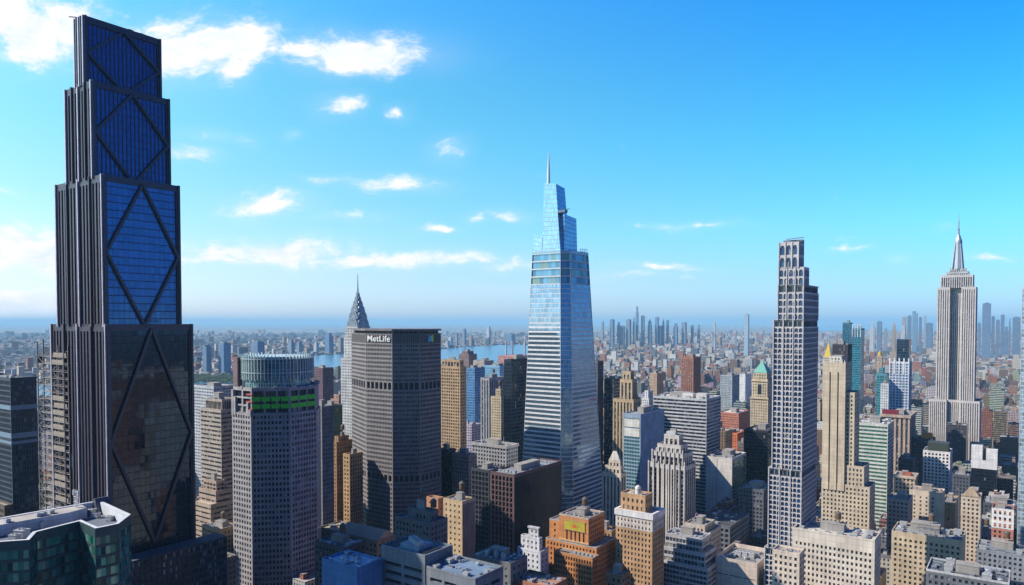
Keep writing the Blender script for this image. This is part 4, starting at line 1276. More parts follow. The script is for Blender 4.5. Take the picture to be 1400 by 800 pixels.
def topbox(b, x0, x1, y0, y1, h, m_, name='penthouse', z=None):
    z = b.z if z is None else z
    mb = MB(); mb.box(x0, x1, y0, y1, z + .03, z + h); return b.part(name, mb, m_)
def pyramid(b, poly, z0, h, m_, name='pyramid_roof', k=.08):
    cx = sum(p[0] for p in poly) / len(poly); cy_ = sum(p[1] for p in poly) / len(poly)
    mb = MB(); mb.prism(poly, z0, z0 + h, 0, poly2=[(cx + (x - cx) * k, cy_ + (y - cy_) * k) for x, y in poly]); return b.part(name, mb, m_)

# ---- left edge
b = T('dark_office_tower', 'dark blue ribbed office tower cut by the left picture edge', -30, 14, 50, 519, 520, (.055, .075, .11), G(1.7, 3.9, .62, .72, .4), ph=0, nu=2, cat='skyscraper')
for y0, y1 in ((555, 561), (593, 600), (604, 608)):
    mb = MB(); mb.prism(inset(rect(b.W, b.D), -.25), zof(y1, 520), zof(y0, 520), bottom=True); b.part('pale_band', mb, plain((.22, .32, .42), .4))
T('low_brick_building', 'low tan roofed building under the ribbed blue tower, left edge', -50, 6, 18, 694, 430, (.12, .10, .09), roofc=(.42, .36, .30), nu=1, ph=0)
b = T('striped_office_tower', 'beige striped office tower with dark rounded cap left of the octagonal tower', 274, 302, 331, 562, 640, (.42, .35, .30), RB(3.9, .42), tiers=((549, 3, 3, 3, 3, G(2, 8, .8, .9)),), nu=2, cat='skyscraper')
T('slab_apartment_building', 'pale grey slab behind the beige striped tower', 264, 292, 320, 530, 790, (.46, .48, .52), G(3.2, 3.4, .6, .45), nu=2)
b = T('terraced_building', 'beige banded terraced block with blue roof pavilion below the striped tower', 262, 288, 322, 692, 590, (.44, .34, .27), RB(4.0, .35), tiers=((676, 1, 6, 2, 2), (664, 3, 9, 6, 6, G(4, 4, .8, .6))), roofc=(.5, .42, .34), nu=3)
T('low_rooftop_building', 'small brown cluttered roof between podium and octagonal tower, upper one', 276, 300, 326, 726, 545, (.36, .25, .16), roofc=(.45, .40, .34), nu=5, tank=1)
T('low_rooftop_building', 'lowest cluttered roof between podium and octagonal tower', 268, 300, 324, 768, 490, (.26, .22, .18), roofc=(.34, .32, .30), nu=5)

# ---- between the octagonal tower and the sign slab
T('office_tower', 'slim grey windowed tower touching the right side of the octagonal tower', 424, 440, 456, 558, 610, (.20, .21, .24), G(2.6, 3.7, .5, .5), nu=2)
T('glass_office_block', 'dark green glass block behind the slim grey tower', 434, 453, 468, 556, 770, (.10, .15, .14), CW, CG((.03, .09, .08)), nu=2)
T('brick_loft_building', 'brown brick loft block with sunlit edge left of the lettered slab', 450, 460, 484, 606, 690, (.36, .20, .10), G(2.8, 3.6), tiers=((600, 2, 5, 3, 4),), nu=2, tank=1)
T('brick_loft_building', 'lower brown block squeezed against the lettered slab', 469, 478, 496, 623, 640, (.46, .29, .15), G(2.8, 3.6), nu=1)
T('brick_apartment_tower', 'dark purple brick tower standing before the river, right of the glass crown', 424, 441, 456, 504, 1350, (.17, .10, .12), G(3, 3.2), nu=2)
T('brick_apartment_tower', 'reddish block in front of the white art deco shaft', 452, 463, 476, 547, 1150, (.42, .25, .19), G(3, 3.2), tiers=((541, 4, 3, 3, 3),), nu=1)

# ---- right of the sign slab
b = T('brick_tower', 'tan brick tower with dark top just right of the lettered slab', 600, 629, 637.5, 503, 790, (.44, .30, .18), G(3.3, 3.5, .55, .6, .6), tiers=((494, 2, 2, 2, 2, G(4, 9, .7, .8)),), nu=2, cat='skyscraper')
T('glass_office_block', 'bright blue glass block right of the tan brick tower', 634, 649, 663, 504, 1120, (.14, .24, .40), CW, CG((.08, .22, .45), (.16, .3, .5)), nu=1)
T('apartment_tower', 'grey ribbed apartment tower with water tank between blue and black towers', 657, 669, 690, 518, 990, (.32, .32, .35), PI(4.2, .5), PG, tank=1, nu=2)
b = T('apartment_tower', 'sunny yellow apartment tower left of the black glass tower', 671, 685, 693, 544, 870, (.52, .42, .29), G(3, 3.2, .5, .5), tiers=((534, 5, 3, 3, 3),), nu=1, tank=1)
T('black_office_tower', 'black glass tower touching the left edge of the tapering glass tower', 689, 699, 726, 493, 800, (.02, .03, .045), CW, CG((.012, .022, .04), (.02, .03, .05), .2), roofc=(.1, .1, .12), cat='skyscraper', nu=2)
T('glass_office_block', 'pale blue glass box above the grey ribbed apartment tower', 661, 683, 702, 501, 1520, (.25, .45, .62), CW, CG((.15, .35, .55), (.3, .5, .65)), nu=1)
T('hospital_block', 'beige long block near the river under the smokestacks', 647, 662, 690, 494, 1950, (.48, .40, .34), G(4, 3.6), nu=2)
T('riverside_building', 'purple brown blocky building at the river bank', 627, 641, 652, 485, 2000, (.26, .17, .17), G(3, 3.2), nu=1, tiers=((481, 8, 5, 8, 5),))
b = T('power_station', 'pink red power station hall at the river with tall stacks behind', 681, 704, 726, 487, 3500, (.52, .24, .21), G(8, 12, .4, .6), roofc=(.52, .26, .23), nu=0, ph=0, duct=0, cat='power station', dmax=300)
for px, yt, lb in ((692, 468, 'pale smokestack of the riverside power station, left one'), (700.5, 467, 'pale smokestack of the riverside power station, middle one'), (717.5, 466, 'pale smokestack of the riverside power station, right one')):
    z = zof(yt, 3750); mb = MB(); mb.lathe(0, 0, [(5.5, 0), (3.6, z), (3.9, z), (3.9, z + 4), (3.0, z + 4)], 10)
    o = mb.build('smokestack', wall((.5, .47, .46)), None, (xof(px, 3750, z), 3750, 0)); o['label'] = lb; o['category'] = 'chimney'; o['group'] = 'stacks of the power station'

# ---- the middle blocks
T('black_office_block', 'plain black block at the foot of the tan brick tower', 598, 612, 623, 617, 690, (.03, .035, .05), CW, CG((.012, .02, .035)), nu=1)
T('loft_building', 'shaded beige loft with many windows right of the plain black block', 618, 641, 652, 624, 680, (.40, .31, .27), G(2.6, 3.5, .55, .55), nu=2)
T('loft_building', 'wide grey stone block with bold window grid behind the black granite box', 645, 692, 708, 612, 740, (.34, .34, .36), G(3.6, 4, .55, .6, .7), nu=3, corn=(.8, 1.5, wall((.36, .35, .36))))
T('loft_building', 'dark grey block between window grid building and tapering tower', 688, 704, 722, 600, 860, (.16, .17, .20), G(3, 3.6), nu=2)
T('granite_office_block', 'lower black wing at the left of the pink ribbed black box', 644, 669, 690, 645, 582, (.045, .05, .065), G(3.2, 4, .7, .75), glass((.012, .015, .022), .2, 0, pu=3.2, pv=4, blind=.0, ior=1.25), nu=1, roofc=(.2, .22, .25))
b = T('granite_office_block', 'black granite office box with pink ribbed north face and blue roof', 670, 703, 768, 651, 560, (.13, .08, .08), dict(bay=3.5, flo=4.0, fw=.64, fh=.82, dp=.9, ml=1.2, mr=1.2, mt=1.2), glass((.010, .013, .020), .12, .0, pu=3.5, pv=4, blind=0, lo=.8, hi=1.3, ior=1.22), roofc=(.24, .27, .31), ph=1, nu=8, duct=3,
      spec2={1: dict(CW, dp=.3)})
b = T('deco_tower', 'cream white tower with pyramid top left of the teal glass block', 823, 849, 856, 650, 670, (.64, .55, .46), PI(3.6, .5), PG, tiers=((641, 2, 2, 1.5, 2), (633, 5, 4, 3, 4)), nu=0, ph=0, duct=0)
pyramid(b, b.poly, b.z + .3, 9, wall((.66, .62, .58)), k=.3)
b = T('teal_glass_block', 'teal glass block with blank blue side wall and white top panels', 852, 876, 908, 568, 768, (.30, .40, .52), dict(bay=3, flo=3.9, fw=.84, fh=.66, dp=.25, ml=1, mr=1, mt=3), CG((.03, .16, .20), (.05, .2, .24)), spec2={1: None}, roofc=(.3, .33, .38))
for zt, zb_ in ((574, 585), (587, 598)):
    mb = MB(); mb.box(-b.W + 1.6, -1.2, -.35, -.02, zof(zb_, 768), zof(zt, 768)); b.part('white_panel', mb, wall((.68, .68, .64)))
b = T('gothic_office_tower', 'grey white office tower with vertical stone ribs and stepped gothic crown', 886, 937, 951, 640, 630, (.56, .52, .49), PI(4.4, .60, mb=0), glass((.015, .02, .03), .15, 0, pu=2.2, pv=3.7, spand=.36, spandc=(.20, .19, .18), blind=.08), tiers=((624, 2.5, 2, 2, 2), (613, 7, 4, 6, 4), (600, 12, 7, 9, 7)), nu=3, cat='skyscraper', roofc=(.4, .38, .37), D=24)
for k in range(8):
    for (n_, zt, m_) in ((-.35, 640, 0.0), (1.65, 624, 2.5)):
        x = -b.W + m_ + .7 + (b.W - 2 * m_ - 1.4) * k / 7
        mb = MB(); mb.box(x - .42, x + .42, n_ - .5, n_ + .32, 0 if n_ < 0 else zof(640, 630), zof(zt, 630) + 3.2 + (k % 2) * 1.6); b.part('stone_rib', mb, wall((.62, .57, .53)))
topbox(b, -b.W * .62, -b.W * .38, 9, 14, 3.5, wall((.5, .5, .52)), 'water_tank_housing')
b = T('striped_office_slab', 'wide dark office slab with white horizontal bands behind the gothic crown', 893, 966, 985.5, 547, 830, (.52, .54, .57), RB(4.1, .56), glass((.02, .035, .06), .06, .3, pu=1.6, pv=4.1, frame=(.03, .05, .08)), roofc=(.55, .52, .50), nu=6, cat='skyscraper')
topbox(b, -b.W * .5, -b.W * .3, 8, 18, 5, wall((.6, .58, .56))); topbox(b, -b.W * .25, -b.W * .06, 10, 20, 6, wall((.6, .58, .56)))
b = T('white_walled_block', 'block with blank white north wall and green glass west side', 965, 1001, 1020, 629, 782, (.62, .59, .56), CW, CG((.04, .12, .11), (.08, .16, .15)), spec2={0: None, 1: dict(CW)}, nu=5, par=1.5)
mb = MB(); mb.box(-b.W * .58, -b.W * .56, -.2, -.01, 0, b.H); b.part('wall_joint', mb, plain((.3, .3, .3)))
T('black_office_tower', 'black windowless looking tower below the green pyramid roof', 1017, 1050, 1064, 591, 840, (.018, .02, .03), CW, CG((.010, .015, .025), (.015, .02, .03), .15), roofc=(.08, .08, .09), nu=2)
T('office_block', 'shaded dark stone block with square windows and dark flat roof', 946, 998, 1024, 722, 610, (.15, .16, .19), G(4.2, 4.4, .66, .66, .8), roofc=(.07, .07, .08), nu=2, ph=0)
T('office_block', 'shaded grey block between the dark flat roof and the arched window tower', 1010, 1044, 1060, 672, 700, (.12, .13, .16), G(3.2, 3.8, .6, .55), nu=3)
b = T('terraced_office_building', 'white gridded terraced office block stepping down behind the brown brick tower', 905, 968, 986, 780, 485, (.48, .48, .50), RB(3.4, .62), glass((.05, .07, .10), .12, .1, pu=2.4, pv=3.4, frame=(.42, .43, .45), ffu=.16, ffv=.0), tiers=((762, 0, 2.5, 3, 2), (744, 0, 5, 6, 4)), ph=1, nu=3, roofc=(.3, .32, .36))
T('stone_building', 'cream stepped stone block right of the white gridded terraces', 930, 968, 986, 732, 540, (.54, .46, .38), G(3, 3.6, .5, .55), tiers=((724, 2, 4, 4, 3),), nu=2, nwin=30)
b = T('stone_building', 'pale pink box with machinery sunk in its open roof, bottom centre right', 978, 1035, 1057, 777, 482, (.60, .50, .43), dict(bay=9, flo=12, fw=.9, fh=.05, dp=.3, ml=.5, mr=.5, mt=2), nu=5, ph=0, duct=4, roofc=(.20, .21, .22), par=3.0)
for k in range(3): place(UNIT, 'rooftop_unit', b.o, (-b.W * .5 + k * 4.4 - 4, b.D * .5 + k * .5, b.H), (4, 5, 4))
# ---- orange brick tower
def orange_tower():
    Y = 480.0
    C, H = corner(803, Y, 712)
    b = Bld('orange_brick_tower', 'orange brick stepped tower with colourful glazed panel at its top', C)
    X = lambda px, z=H: -solve_t(C, (-WX, -WY), px, z)
    wm_ = wall((.56, .24, .085), .85, .2); gm_ = glass((.03, .035, .05), .15, pu=2.5, pv=3.5, blind=.15)
    sp = dict(bay=2.5, flo=3.5, fw=.46, fh=.56, dp=.45)
    bk = facade_mat((.56, .24, .085), DARK, 2.5, 3.5, .45, .5)
    xl, D = X(763), 24.0
    zr = zof(748, Y)
    low = [(X(746), -.0), (6, -.0), (6, D + 4), (X(746), D + 4)]
    b.sect('lower_storeys', [(X(746), 0), (7, 0), (7, D + 4), (X(746), D + 4)], 0, zr, sp, wm_, gm_, (0, 1), back=bk); b.roof(par=.8)
    # front bay with close set windows
    fp = [(X(767), -9), (9, -9), (9, -.01), (X(767), -.01)]
    zf = zof(757, Y)
    b.sect('front_bay', fp, 0, zf, dict(sp, bay=2.0, fw=.55, fh=.66), wm_, gm_, (0, 1), back=bk); b.roof(fp, zf, par=.9, rim=wall((.50, .30, .16)))
    # shoulders
    z1 = zof(722, Y)
    b.sect('shoulder', [(X(748), 3), (xl - .05, 3), (xl - .05, D), (X(748), D)], zr, z1, dict(sp, bay=5, fw=.2, fh=.4), wm_, gm_, (0, 1), back=bk); b.roof(par=.8)
    tp = [(xl, 1.5), (0, 1.5), (0, D), (xl, D)]
    b.sect('top_storeys', tp, zr, H, dict(sp, nx=5, bay=2.6, ny=1, flo=3.5, fw=.36, fh=1, dp=.7, ml=13.5, mr=2.0, mb=.5, mt=9.5), wm_, PG, (0, 1), back=bk, spec2={1: sp})
    b.roof(tp, H, roofm((.30, .26, .24)), wall((.50, .42, .34)), 1.2)
    # glazed panel with the rising sun
    zp0, zp1 = H - 8.4, H - 2.6; x0, x1 = xl + 4.5, -2.5
    mb = MB(); mb.box(x0, x1, 1.05, 1.45, zp0, zp1); p = b.part('glazed_panel', mb, plain((.55, .45, .06), .35))
    xm, zm = (x0 + x1) / 2, zp0 + 1.6
    mb = MB(); mb.ngon([(xm + 1.9 * math.cos(R(a)), 1.0, zm + 2.6 * math.sin(R(a))) for a in range(180, -1, -20)][::-1]); b.part('sun_motif', mb, plain((.65, .16, .05), .4), p)
    mb = MB()
    for k in range(7):
        a = R(15 + k * 25); mb.bar((xm + 2.3 * math.cos(a), 1.0, zm + 3 * math.sin(a)), (xm + 4.6 * math.cos(a), 1.0, zm + 3.9 * math.sin(a)), .12)
    b.part('sun_rays', mb, plain((.12, .35, .10), .4), p)
    mb = MB(); mb.box(x0 - .4, x1 + .4, .95, 1.4, zp0 - .5, zp0 - .05); mb.box(x0 - .4, x1 + .4, .95, 1.4, zp1 + .05, zp1 + .5); b.part('panel_border', mb, wall((.50, .36, .18)))
    mb = MB(); mb.box(xl - .3, .3, 1.1, 1.49, zr + 1.0, zr + 2.0); b.part('string_course', mb, wall((.62, .40, .22)))
    clutter(b, xl + 2, -2, 4, D - 2, H + .02, 6, 1, 1, 2)
    for i in range(6):
        place(UNIT, 'rooftop_unit', b.o, (8 - 3.0 * i, -4, zf), (1.6, 1.6, 1.3))
    b.finish(100)
    FOOT.append((C, 40, 28, H, 746, 836, 706, Y))
orange_tower()
b = T('brick_tower', 'sunlit brown brick tower with white cornice and roof turret', 842, 892, 908, 706, 470, (.50, .31, .17), G(2.55, 3.55, .45, .56, .4), tiers=((684, 1.5, 4, 7, 3, G(3, 4.2, .4, .5)),), corn=(.7, 2.6, wall((.72, .70, .70))), nwin=100, nu=2, roofc=(.55, .50, .47), cat='skyscraper', ph=0, tank=0)
mb = MB(); mb.prism(inset(rect(b.W, b.D), -.08), zof(727, 470), zof(708, 470), bottom=True)
G_ = MB(); facade(G_, gl_ := [], (-b.W - .1, -.12, zof(728, 470)), (.12, -.12, zof(728, 470)), (.12, -.12, b.H - 2.7), (-b.W - .1, -.12, b.H - 2.7), **G(2.55, 3.55, .45, .56, .5, ml=.8, mr=.8, mt=.3))
facade(G_, gl_, (.12, -.12, zof(728, 470)), (.12, b.D, zof(728, 470)), (.12, b.D, b.H - 2.7), (.12, -.12, b.H - 2.7), **G(2.55, 3.55, .45, .56, .5, ml=.8, mr=.8, mt=.3))
b.part('pale_upper_storeys', G_, wall((.62, .57, .53)))
mb = MB()
for q, uv in gl_: mb.quad(*q, 0, uv)
UG = b.part('upper_glazing', mb, glass(DARK, pu=2.55, pv=3.55)); UG['kind'] = 'stuff'
mb = MB(); mb.lathe(-b.W * .55, 9, [(1.9, b.z), (1.9, b.z + 4), (2.2, b.z + 4.1), (1.6, b.z + 5.6), (0, b.z + 6.6)], 12); b.part('roof_turret', mb, wall((.66, .64, .62)))

# ---- foreground, bottom centre
b = T('parking_garage', 'concrete block with dark slot openings and recessed blue roof, upper part', 521, 581, 619, 763, 330, (.20, .22, .25), dict(bay=11, flo=4.1, fw=.86, fh=.40, dp=1.6, ml=1.0, mr=1.0, mt=4.5), glass((.012, .014, .018), .5, 0, pu=11, pv=4.1, blind=0), ph=0, nu=0, duct=0, roofc=(.22, .27, .33), cat='garage')
topbox(b, -b.W * .72, -b.W * .3, b.D * .25, b.D * .75, 2.2, plain((.25, .33, .42), .6), 'machine_deck')
for k in range(6): place(UNIT, 'rooftop_unit', b.o, (-b.W * (.35 + .06 * k), b.D * (.34 + .05 * k), b.H + 2.2), (3, 3, 2))
for x in (-b.W * .86, -b.W * .2):
    mb = MB(); mb.box(x - 2, x + 2, b.D * .2, b.D * .8, b.H + .03, b.H + .5); b.part('roof_well', mb, plain((.04, .05, .06), .8))
b = T('parking_garage', 'lower concrete block with slot openings and wide flat blue roof', 583, 650, 688, 795, 313, (.20, .22, .25), dict(bay=9, flo=4.1, fw=.82, fh=.42, dp=1.6, ml=1.5, mr=1.5, mt=2.2), glass((.012, .014, .018), .5, 0, pu=9, pv=4.1, blind=0), ph=0, nu=3, duct=1, roofc=(.17, .26, .38), cat='garage')
b = T('blue_clad_building', 'plain bright blue clad box with patched flat roof, bottom left of centre', 440, 488, 523, 780, 330, (.10, .25, .50), dict(bay=60, flo=60, fw=.02, fh=.02, dp=.1), ph=0, nu=3, duct=2, roofc=(.55, .64, .74))
b = T('dark_rooftop_building', 'long low dark roofed building beneath the octagonal tower', 430, 470, 500, 752, 440, (.10, .10, .11), G(3, 3.6), roofc=(.12, .13, .16), nu=5, tank=1)
b = T('low_hall', 'low hall with sunlit tan sloping roof at the foot of the lettered slab', 436, 516, 545, 742, 545, (.30, .25, .20), G(4, 4), ph=0, nu=4, roofc=(.50, .42, .30))
mb = MB(); zz = b.H + .1; mb.prism([(-b.W * .7, 1), (-1, 1), (-1, b.D - 2), (-b.W * .7, b.D - 2)], zz, zz + 6, 0, poly2=[(-b.W * .68, b.D * .5), (-2, b.D * .45), (-2, b.D * .55), (-b.W * .68, b.D * .55)]); b.part('sloping_roof', mb, roofm((.52, .44, .31)))
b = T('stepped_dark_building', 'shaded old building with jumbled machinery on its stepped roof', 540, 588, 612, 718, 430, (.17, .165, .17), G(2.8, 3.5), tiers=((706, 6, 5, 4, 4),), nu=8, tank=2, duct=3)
T('brick_stair_tower', 'small red brick block above the jumbled machinery roof', 583, 599, 607, 684, 510, (.52, .26, .14), G(5, 4, .25, .3), nu=1, ph=0, duct=0)
b = T('brown_brick_tower', 'narrow brown tower with sunlit cream end and blank dark side', 606, 632, 649, 688, 480, (.58, .43, .27), G(3.6, 3.8, .34, .4), spec2={1: None}, nu=3, tank=1, nwin=40)
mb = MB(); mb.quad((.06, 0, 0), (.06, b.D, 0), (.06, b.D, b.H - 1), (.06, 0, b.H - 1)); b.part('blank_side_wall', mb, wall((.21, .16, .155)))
b = T('dark_brick_building', 'dark grey corner building with round roof vents, bottom centre', 645, 698, 721, 773, 400, (.17, .175, .19), G(4.5, 4, .3, .4), nu=3, tank=0, ph=1, duct=2)
for x, y in ((-b.W * .7, 4), (-b.W * .5, 5.5), (-b.W * .3, 4.5)):
    mb = MB(); mb.lathe(x, y, [(1.5, b.H + .05), (1.5, b.H + 2.6), (1.3, b.H + 3.6), (.7, b.H + 4.2), (0, b.H + 4.4)], 12); b.part('round_vent', mb, plain((.45, .46, .48), .5, .2))
T('white_stepped_building', 'small white stepped building with punched windows left of the orange tower', 707, 739, 750, 757, 474, (.66, .68, .72), G(3.3, 3.6, .36, .5, .4), tiers=((741, 1, 3, 3, 3), (728, 6, 6, 5, 5, G(3, 4, .3, .3))), nu=2, ph=0, nwin=70)
T('brick_warehouse', 'low reddish roof in front of the white stepped building', 700, 752, 775, 806, 390, (.45, .20, .12), G(3, 3.6), roofc=(.40, .22, .15), nu=4, ph=0)
T('brown_loft_building', 'brown shaded loft between orange and brown brick towers', 812, 836, 846, 728, 560, (.42, .26, .13), G(2.6, 3.5, .5, .55), nu=3)
T('low_brick_building', 'low brown annex at the foot of the brown brick tower', 828, 850, 862, 790, 440, (.30, .18, .10), G(3, 3.6), nu=2)

# ---- further centre
T('slim_office_tower', 'slim dark grey tower touching the right edge of the tapering tower', 811, 817, 825, 495, 850, (.15, .15, .17), G(2.4, 3.6, .5, .55), nu=0, ph=0)
T('dark_office_tower', 'dark banded tower left of the golden deco tower', 826, 839, 849, 520, 850, (.08, .085, .10), RB(3.8, .6), nu=2)
b = T('deco_tower', 'golden deco tower with dark vertical slots and stepped top', 838, 866, 876, 548, 800, (.50, .38, .24), PI(4.0, .5), PG, tiers=((521, 7, 3, 3, 3), (510, 9, 5, 6, 5)), nu=1, cat='skyscraper')
T('apartment_tower', 'plain light brown tower above the striped slab, left part', 888, 898, 907, 511, 1500, (.52, .37, .26), G(3, 3.2), nu=1)
T('white_stepped_building', 'white zigzag stepped building beside the golden deco tower', 874, 888, 898, 556, 1000, (.66, .66, .68), G(3, 3.4), tiers=((546, 3, 2, 2, 2), (536, 6, 4, 4, 4)), nu=1)
b = T('red_brick_tower', 'dark red brick tower with grooved sunlit corner on the skyline', 931, 948, 970, 489, 1500, (.44, .19, .12), PI(4.2, .5), PG, nu=0, cat='skyscraper')
for k in range(5):
    mb = MB(); mb.box(-b.W * (k + .7) / 5, -b.W * (k + .25) / 5, -.6, 1.0, b.H, b.H + 5); b.part('crown_pier', mb, wall((.48, .22, .14)))
T('apartment_tower', 'grey blue gridded tower right of the dark red tower', 985, 1001, 1011, 514, 1350, (.40, .44, .48), G(2.6, 3.2, .55, .55), nu=2)
T('white_block', 'plain white block right of the grey blue gridded tower', 1008, 1019, 1027, 512, 1900, (.70, .69, .68), G(4, 4, .3, .3), nu=1)
b = T('pyramid_roof_tower', 'golden stone tower with green copper pyramid roof', 1026, 1050, 1057, 545, 940, (.55, .44, .31), G(2.9, 3.6, .42, .55), tiers=((520, 1.2, 1.2, 1.2, 1.2), (511, 2.5, 2.5, 2.5, 2.5)), nu=0, ph=0, duct=0, cat='skyscraper', D=26)
pyramid(b, inset(b.poly, -.3), b.z + .8, 14, plain((.12, .38, .32), .55), k=.1)
x = -b.W / 2; mb = MB(); mb.ngon([(x - 2.5, .95, zof(540, 940)), (x + 2.5, .95, zof(540, 940)), (x + 2.5, .95, zof(529, 940)), (x + 1.3, .95, zof(526.5, 940)), (x - 1.3, .95, zof(526.5, 940)), (x - 2.5, .95, zof(529, 940))]); b.part('arched_window', mb, plain((.03, .04, .05), .2))
for y0 in (545, 521):
    mb = MB(); o_ = inset(rect(b.W, b.D, *( (0,) * 4 if y0 == 545 else (1.2,) * 4)), -1.0); mb.prism(o_, zof(y0, 940) - 1.2, zof(y0, 940) - .1, bottom=True); b.part('cornice', mb, wall((.56, .42, .27)))
T('brick_school', 'bright red brick building beyond the white walled block', 984, 1010, 1024, 566, 1180, (.50, .19, .13), G(3.4, 3.8, .5, .5), roofc=(.62, .58, .54), nu=3)
T('brick_school', 'orange red roofed building just above the white walled block', 985, 1008, 1020, 594, 1020, (.62, .18, .07), G(3.4, 3.8, .4, .5), roofc=(.60, .19, .08), nu=5)
T('loft_building', 'small shaded loft between red building and black tower', 1008, 1018, 1024, 606, 930, (.20, .15, .15), G(3, 3.6), nu=2)

# ---- right part
T('cream_office_building', 'cream white office building with punched windows at the arched tower foot', 1084, 1196, 1204, 741, 440, (.66, .59, .51), dict(bay=2.6, flo=3.7, fw=.5, fh=.52, dp=.5, mt=6.5, ml=1.2, mr=1.2), nu=9, ph=1, duct=4, tank=1, nwin=100, roofc=(.50, .48, .46), D=22)
T('cream_office_building', 'lower cream wing left of the big cream office building', 1056, 1093, 1100, 760, 432, (.64, .55, .46), G(3.1, 3.7, .5, .52), nu=2, tank=0, nwin=60, roofc=(.42, .36, .30), ph=0, D=12)
T('banded_glass_building', 'pale green banded glass office building with dark west side', 1167, 1214, 1229.5, 582, 770, (.60, .61, .55), RB(4.0, .52), glass((.05, .20, .17), .08, .3, pu=1.6, pv=4.0, frame=(.1, .24, .2)), nu=5, roofc=(.5, .48, .46), cat='skyscraper')
b = T('classical_office_building', 'brown building with tall columned windows behind the green banded one', 1204, 1244, 1252, 570, 900, (.46, .34, .28), PI(5, .5), PG, nu=3, corn=(1.2, 2, wall((.46, .35, .29))))
topbox(b, -b.W * .95, -b.W * .4, .5, 6, 7, plain((.20, .02, .04), .6), 'maroon_penthouse')
b = T('blue_glass_tower', 'light blue glass tower with white vertical piers and dark boxy crown', 1216, 1243, 1248.5, 496, 1010, (.62, .65, .70), dict(bay=4.2, flo=3.9, fw=.72, fh=.74, dp=.6, ml=.6, mr=.6, mt=1), CG((.10, .25, .50), (.2, .36, .6)), nu=0, ph=0, duct=0, cat='skyscraper', D=30)
mb = MB(); mb.box(-b.W * .66, -1, 3, 20, b.H + .1, zof(464, 1010)); b.part('dark_crown', mb, CG((.02, .05, .09), (.03, .06, .1)))
for k in range(5):
    x = -b.W + .6 + (b.W - 1.2) * k / 4; mb = MB(); mb.box(x - .8, x + .8, -.5, .8, b.H - 16, b.H + 6); b.part('white_pier', mb, wall((.70, .71, .74)))
T('teal_glass_tower', 'tall teal glass tower above the cream shaft, darker left one', 1152, 1162, 1168, 442, 1500, (.06, .18, .26), CW, CG((.03, .14, .24), (.06, .2, .3)), nu=1, cat='skyscraper', D=28)
b = T('teal_glass_tower', 'tall teal glass tower with white vertical fins at its head', 1165, 1177, 1185.5, 450, 1250, (.08, .25, .33), CW, CG((.04, .20, .28), (.08, .28, .36)), nu=0, cat='skyscraper', D=34)
for k in range(4):
    x = -b.W + .5 + (b.W - 1) * k / 3; mb = MB(); mb.box(x - .5, x + .5, -.5, .6, b.H - 14, b.H + 9); b.part('white_fin', mb, wall((.66, .70, .74)))
T('black_office_tower', 'dark brown black tower directly behind the cream shaft', 1138, 1159, 1168, 472, 1010, (.065, .055, .065), G(2.6, 3.7, .6, .6), nu=2, cat='skyscraper', D=30)
T('teal_glass_block', 'low teal glass tower left of the light blue tower', 1198, 1213, 1220, 512, 1080, (.10, .30, .36), CW, CG((.05, .22, .28), (.12, .32, .38)), tiers=((505, 3, 2, 6, 2),), nu=1, D=20)
T('white_gridded_block', 'pale grey block in front of the low teal glass tower', 1204, 1215, 1218, 526, 990, (.58, .60, .64), G(2.6, 3.4, .45, .4), nu=1, D=14)
b = T('gold_roof_tower', 'slim beige tower with small gold dome behind the teal glass towers', 1199, 1206, 1209, 487, 1700, (.5, .40, .30), G(3, 3.6), nu=0, ph=0, duct=0, D=12)
mb = MB(); mb.lathe(-b.W / 2, 6, [(5, b.H + .1), (5, b.H + 3), (4, b.H + 7), (1.5, b.H + 10), (0, b.H + 13)], 10); b.part('gold_dome', mb, plain((.75, .42, .05), .35, .4))
b = T('gold_roof_tower', 'cream tower crowned by a golden pyramid over the cream shaft', 1125, 1137, 1142, 489, 1500, (.56, .48, .38), G(3, 3.6), nu=0, ph=0, duct=0, D=20)
pyramid(b, inset(rect(b.W, b.D), 2), b.H + .3, 31, plain((.80, .48, .06), .35, .4), 'gold_pyramid', .03)
b = T('white_gridded_tower', 'white gridded tower with dark cap in front of the limestone skyscraper', 1262, 1299, 1305, 620, 800, (.74, .71, .71), G(3.3, 3.7, .56, .62, .7), nu=2, D=30, ph=0)
mb = MB(); mb.box(-b.W + 4, -2, 3, 22, b.H + .1, zof(608, 800)); b.part('dark_cap', mb, plain((.05, .06, .05), .6))
b = T('dark_glass_block', 'dark block with white crown blocks right of the white gridded tower', 1328, 1363, 1369, 640, 860, (.03, .035, .05), CW, CG((.012, .02, .035)), nu=2, D=34, ph=0, roofc=(.3, .3, .32))
for x0, x1, y0, y1, zt in ((-b.W - .3, -b.W + 11, -.6, 12, 612), (-11, .3, -.6, 12, 616), (-b.W - .3, .3, -.55, -.05, 631)):
    mb = MB(); mb.box(x0, x1, y0, y1, (b.H - 2.5 if y1 < 0 else zof(630.9, 860)), zof(zt, 860)); b.part('white_crown_block', mb, wall((.66, .65, .66)))
mb = MB(); mb.box(-b.W + 12, -12, 2, 12, b.H + .1, zof(616, 860)); b.part('penthouse', mb, plain((.04, .05, .08), .5))
b = T('stone_building', 'ornate tan building with arched attic and red tiled top', 1222, 1251, 1257, 654, 720, (.50, .39, .30), dict(bay=3.4, flo=4, fw=.5, fh=.6, dp=.5, arch=True), nu=1, D=22, corn=(.8, 1.2, wall((.52, .42, .33))))
topbox(b, -b.W * .6, -b.W * .2, 3, 9, 4, plain((.45, .14, .08), .7), 'tiled_roof')
T('stone_building', 'grey windowed block left of the blank beige wall', 1213, 1243, 1250, 686, 620, (.42, .38, .36), G(3, 3.7), nu=3, D=24)
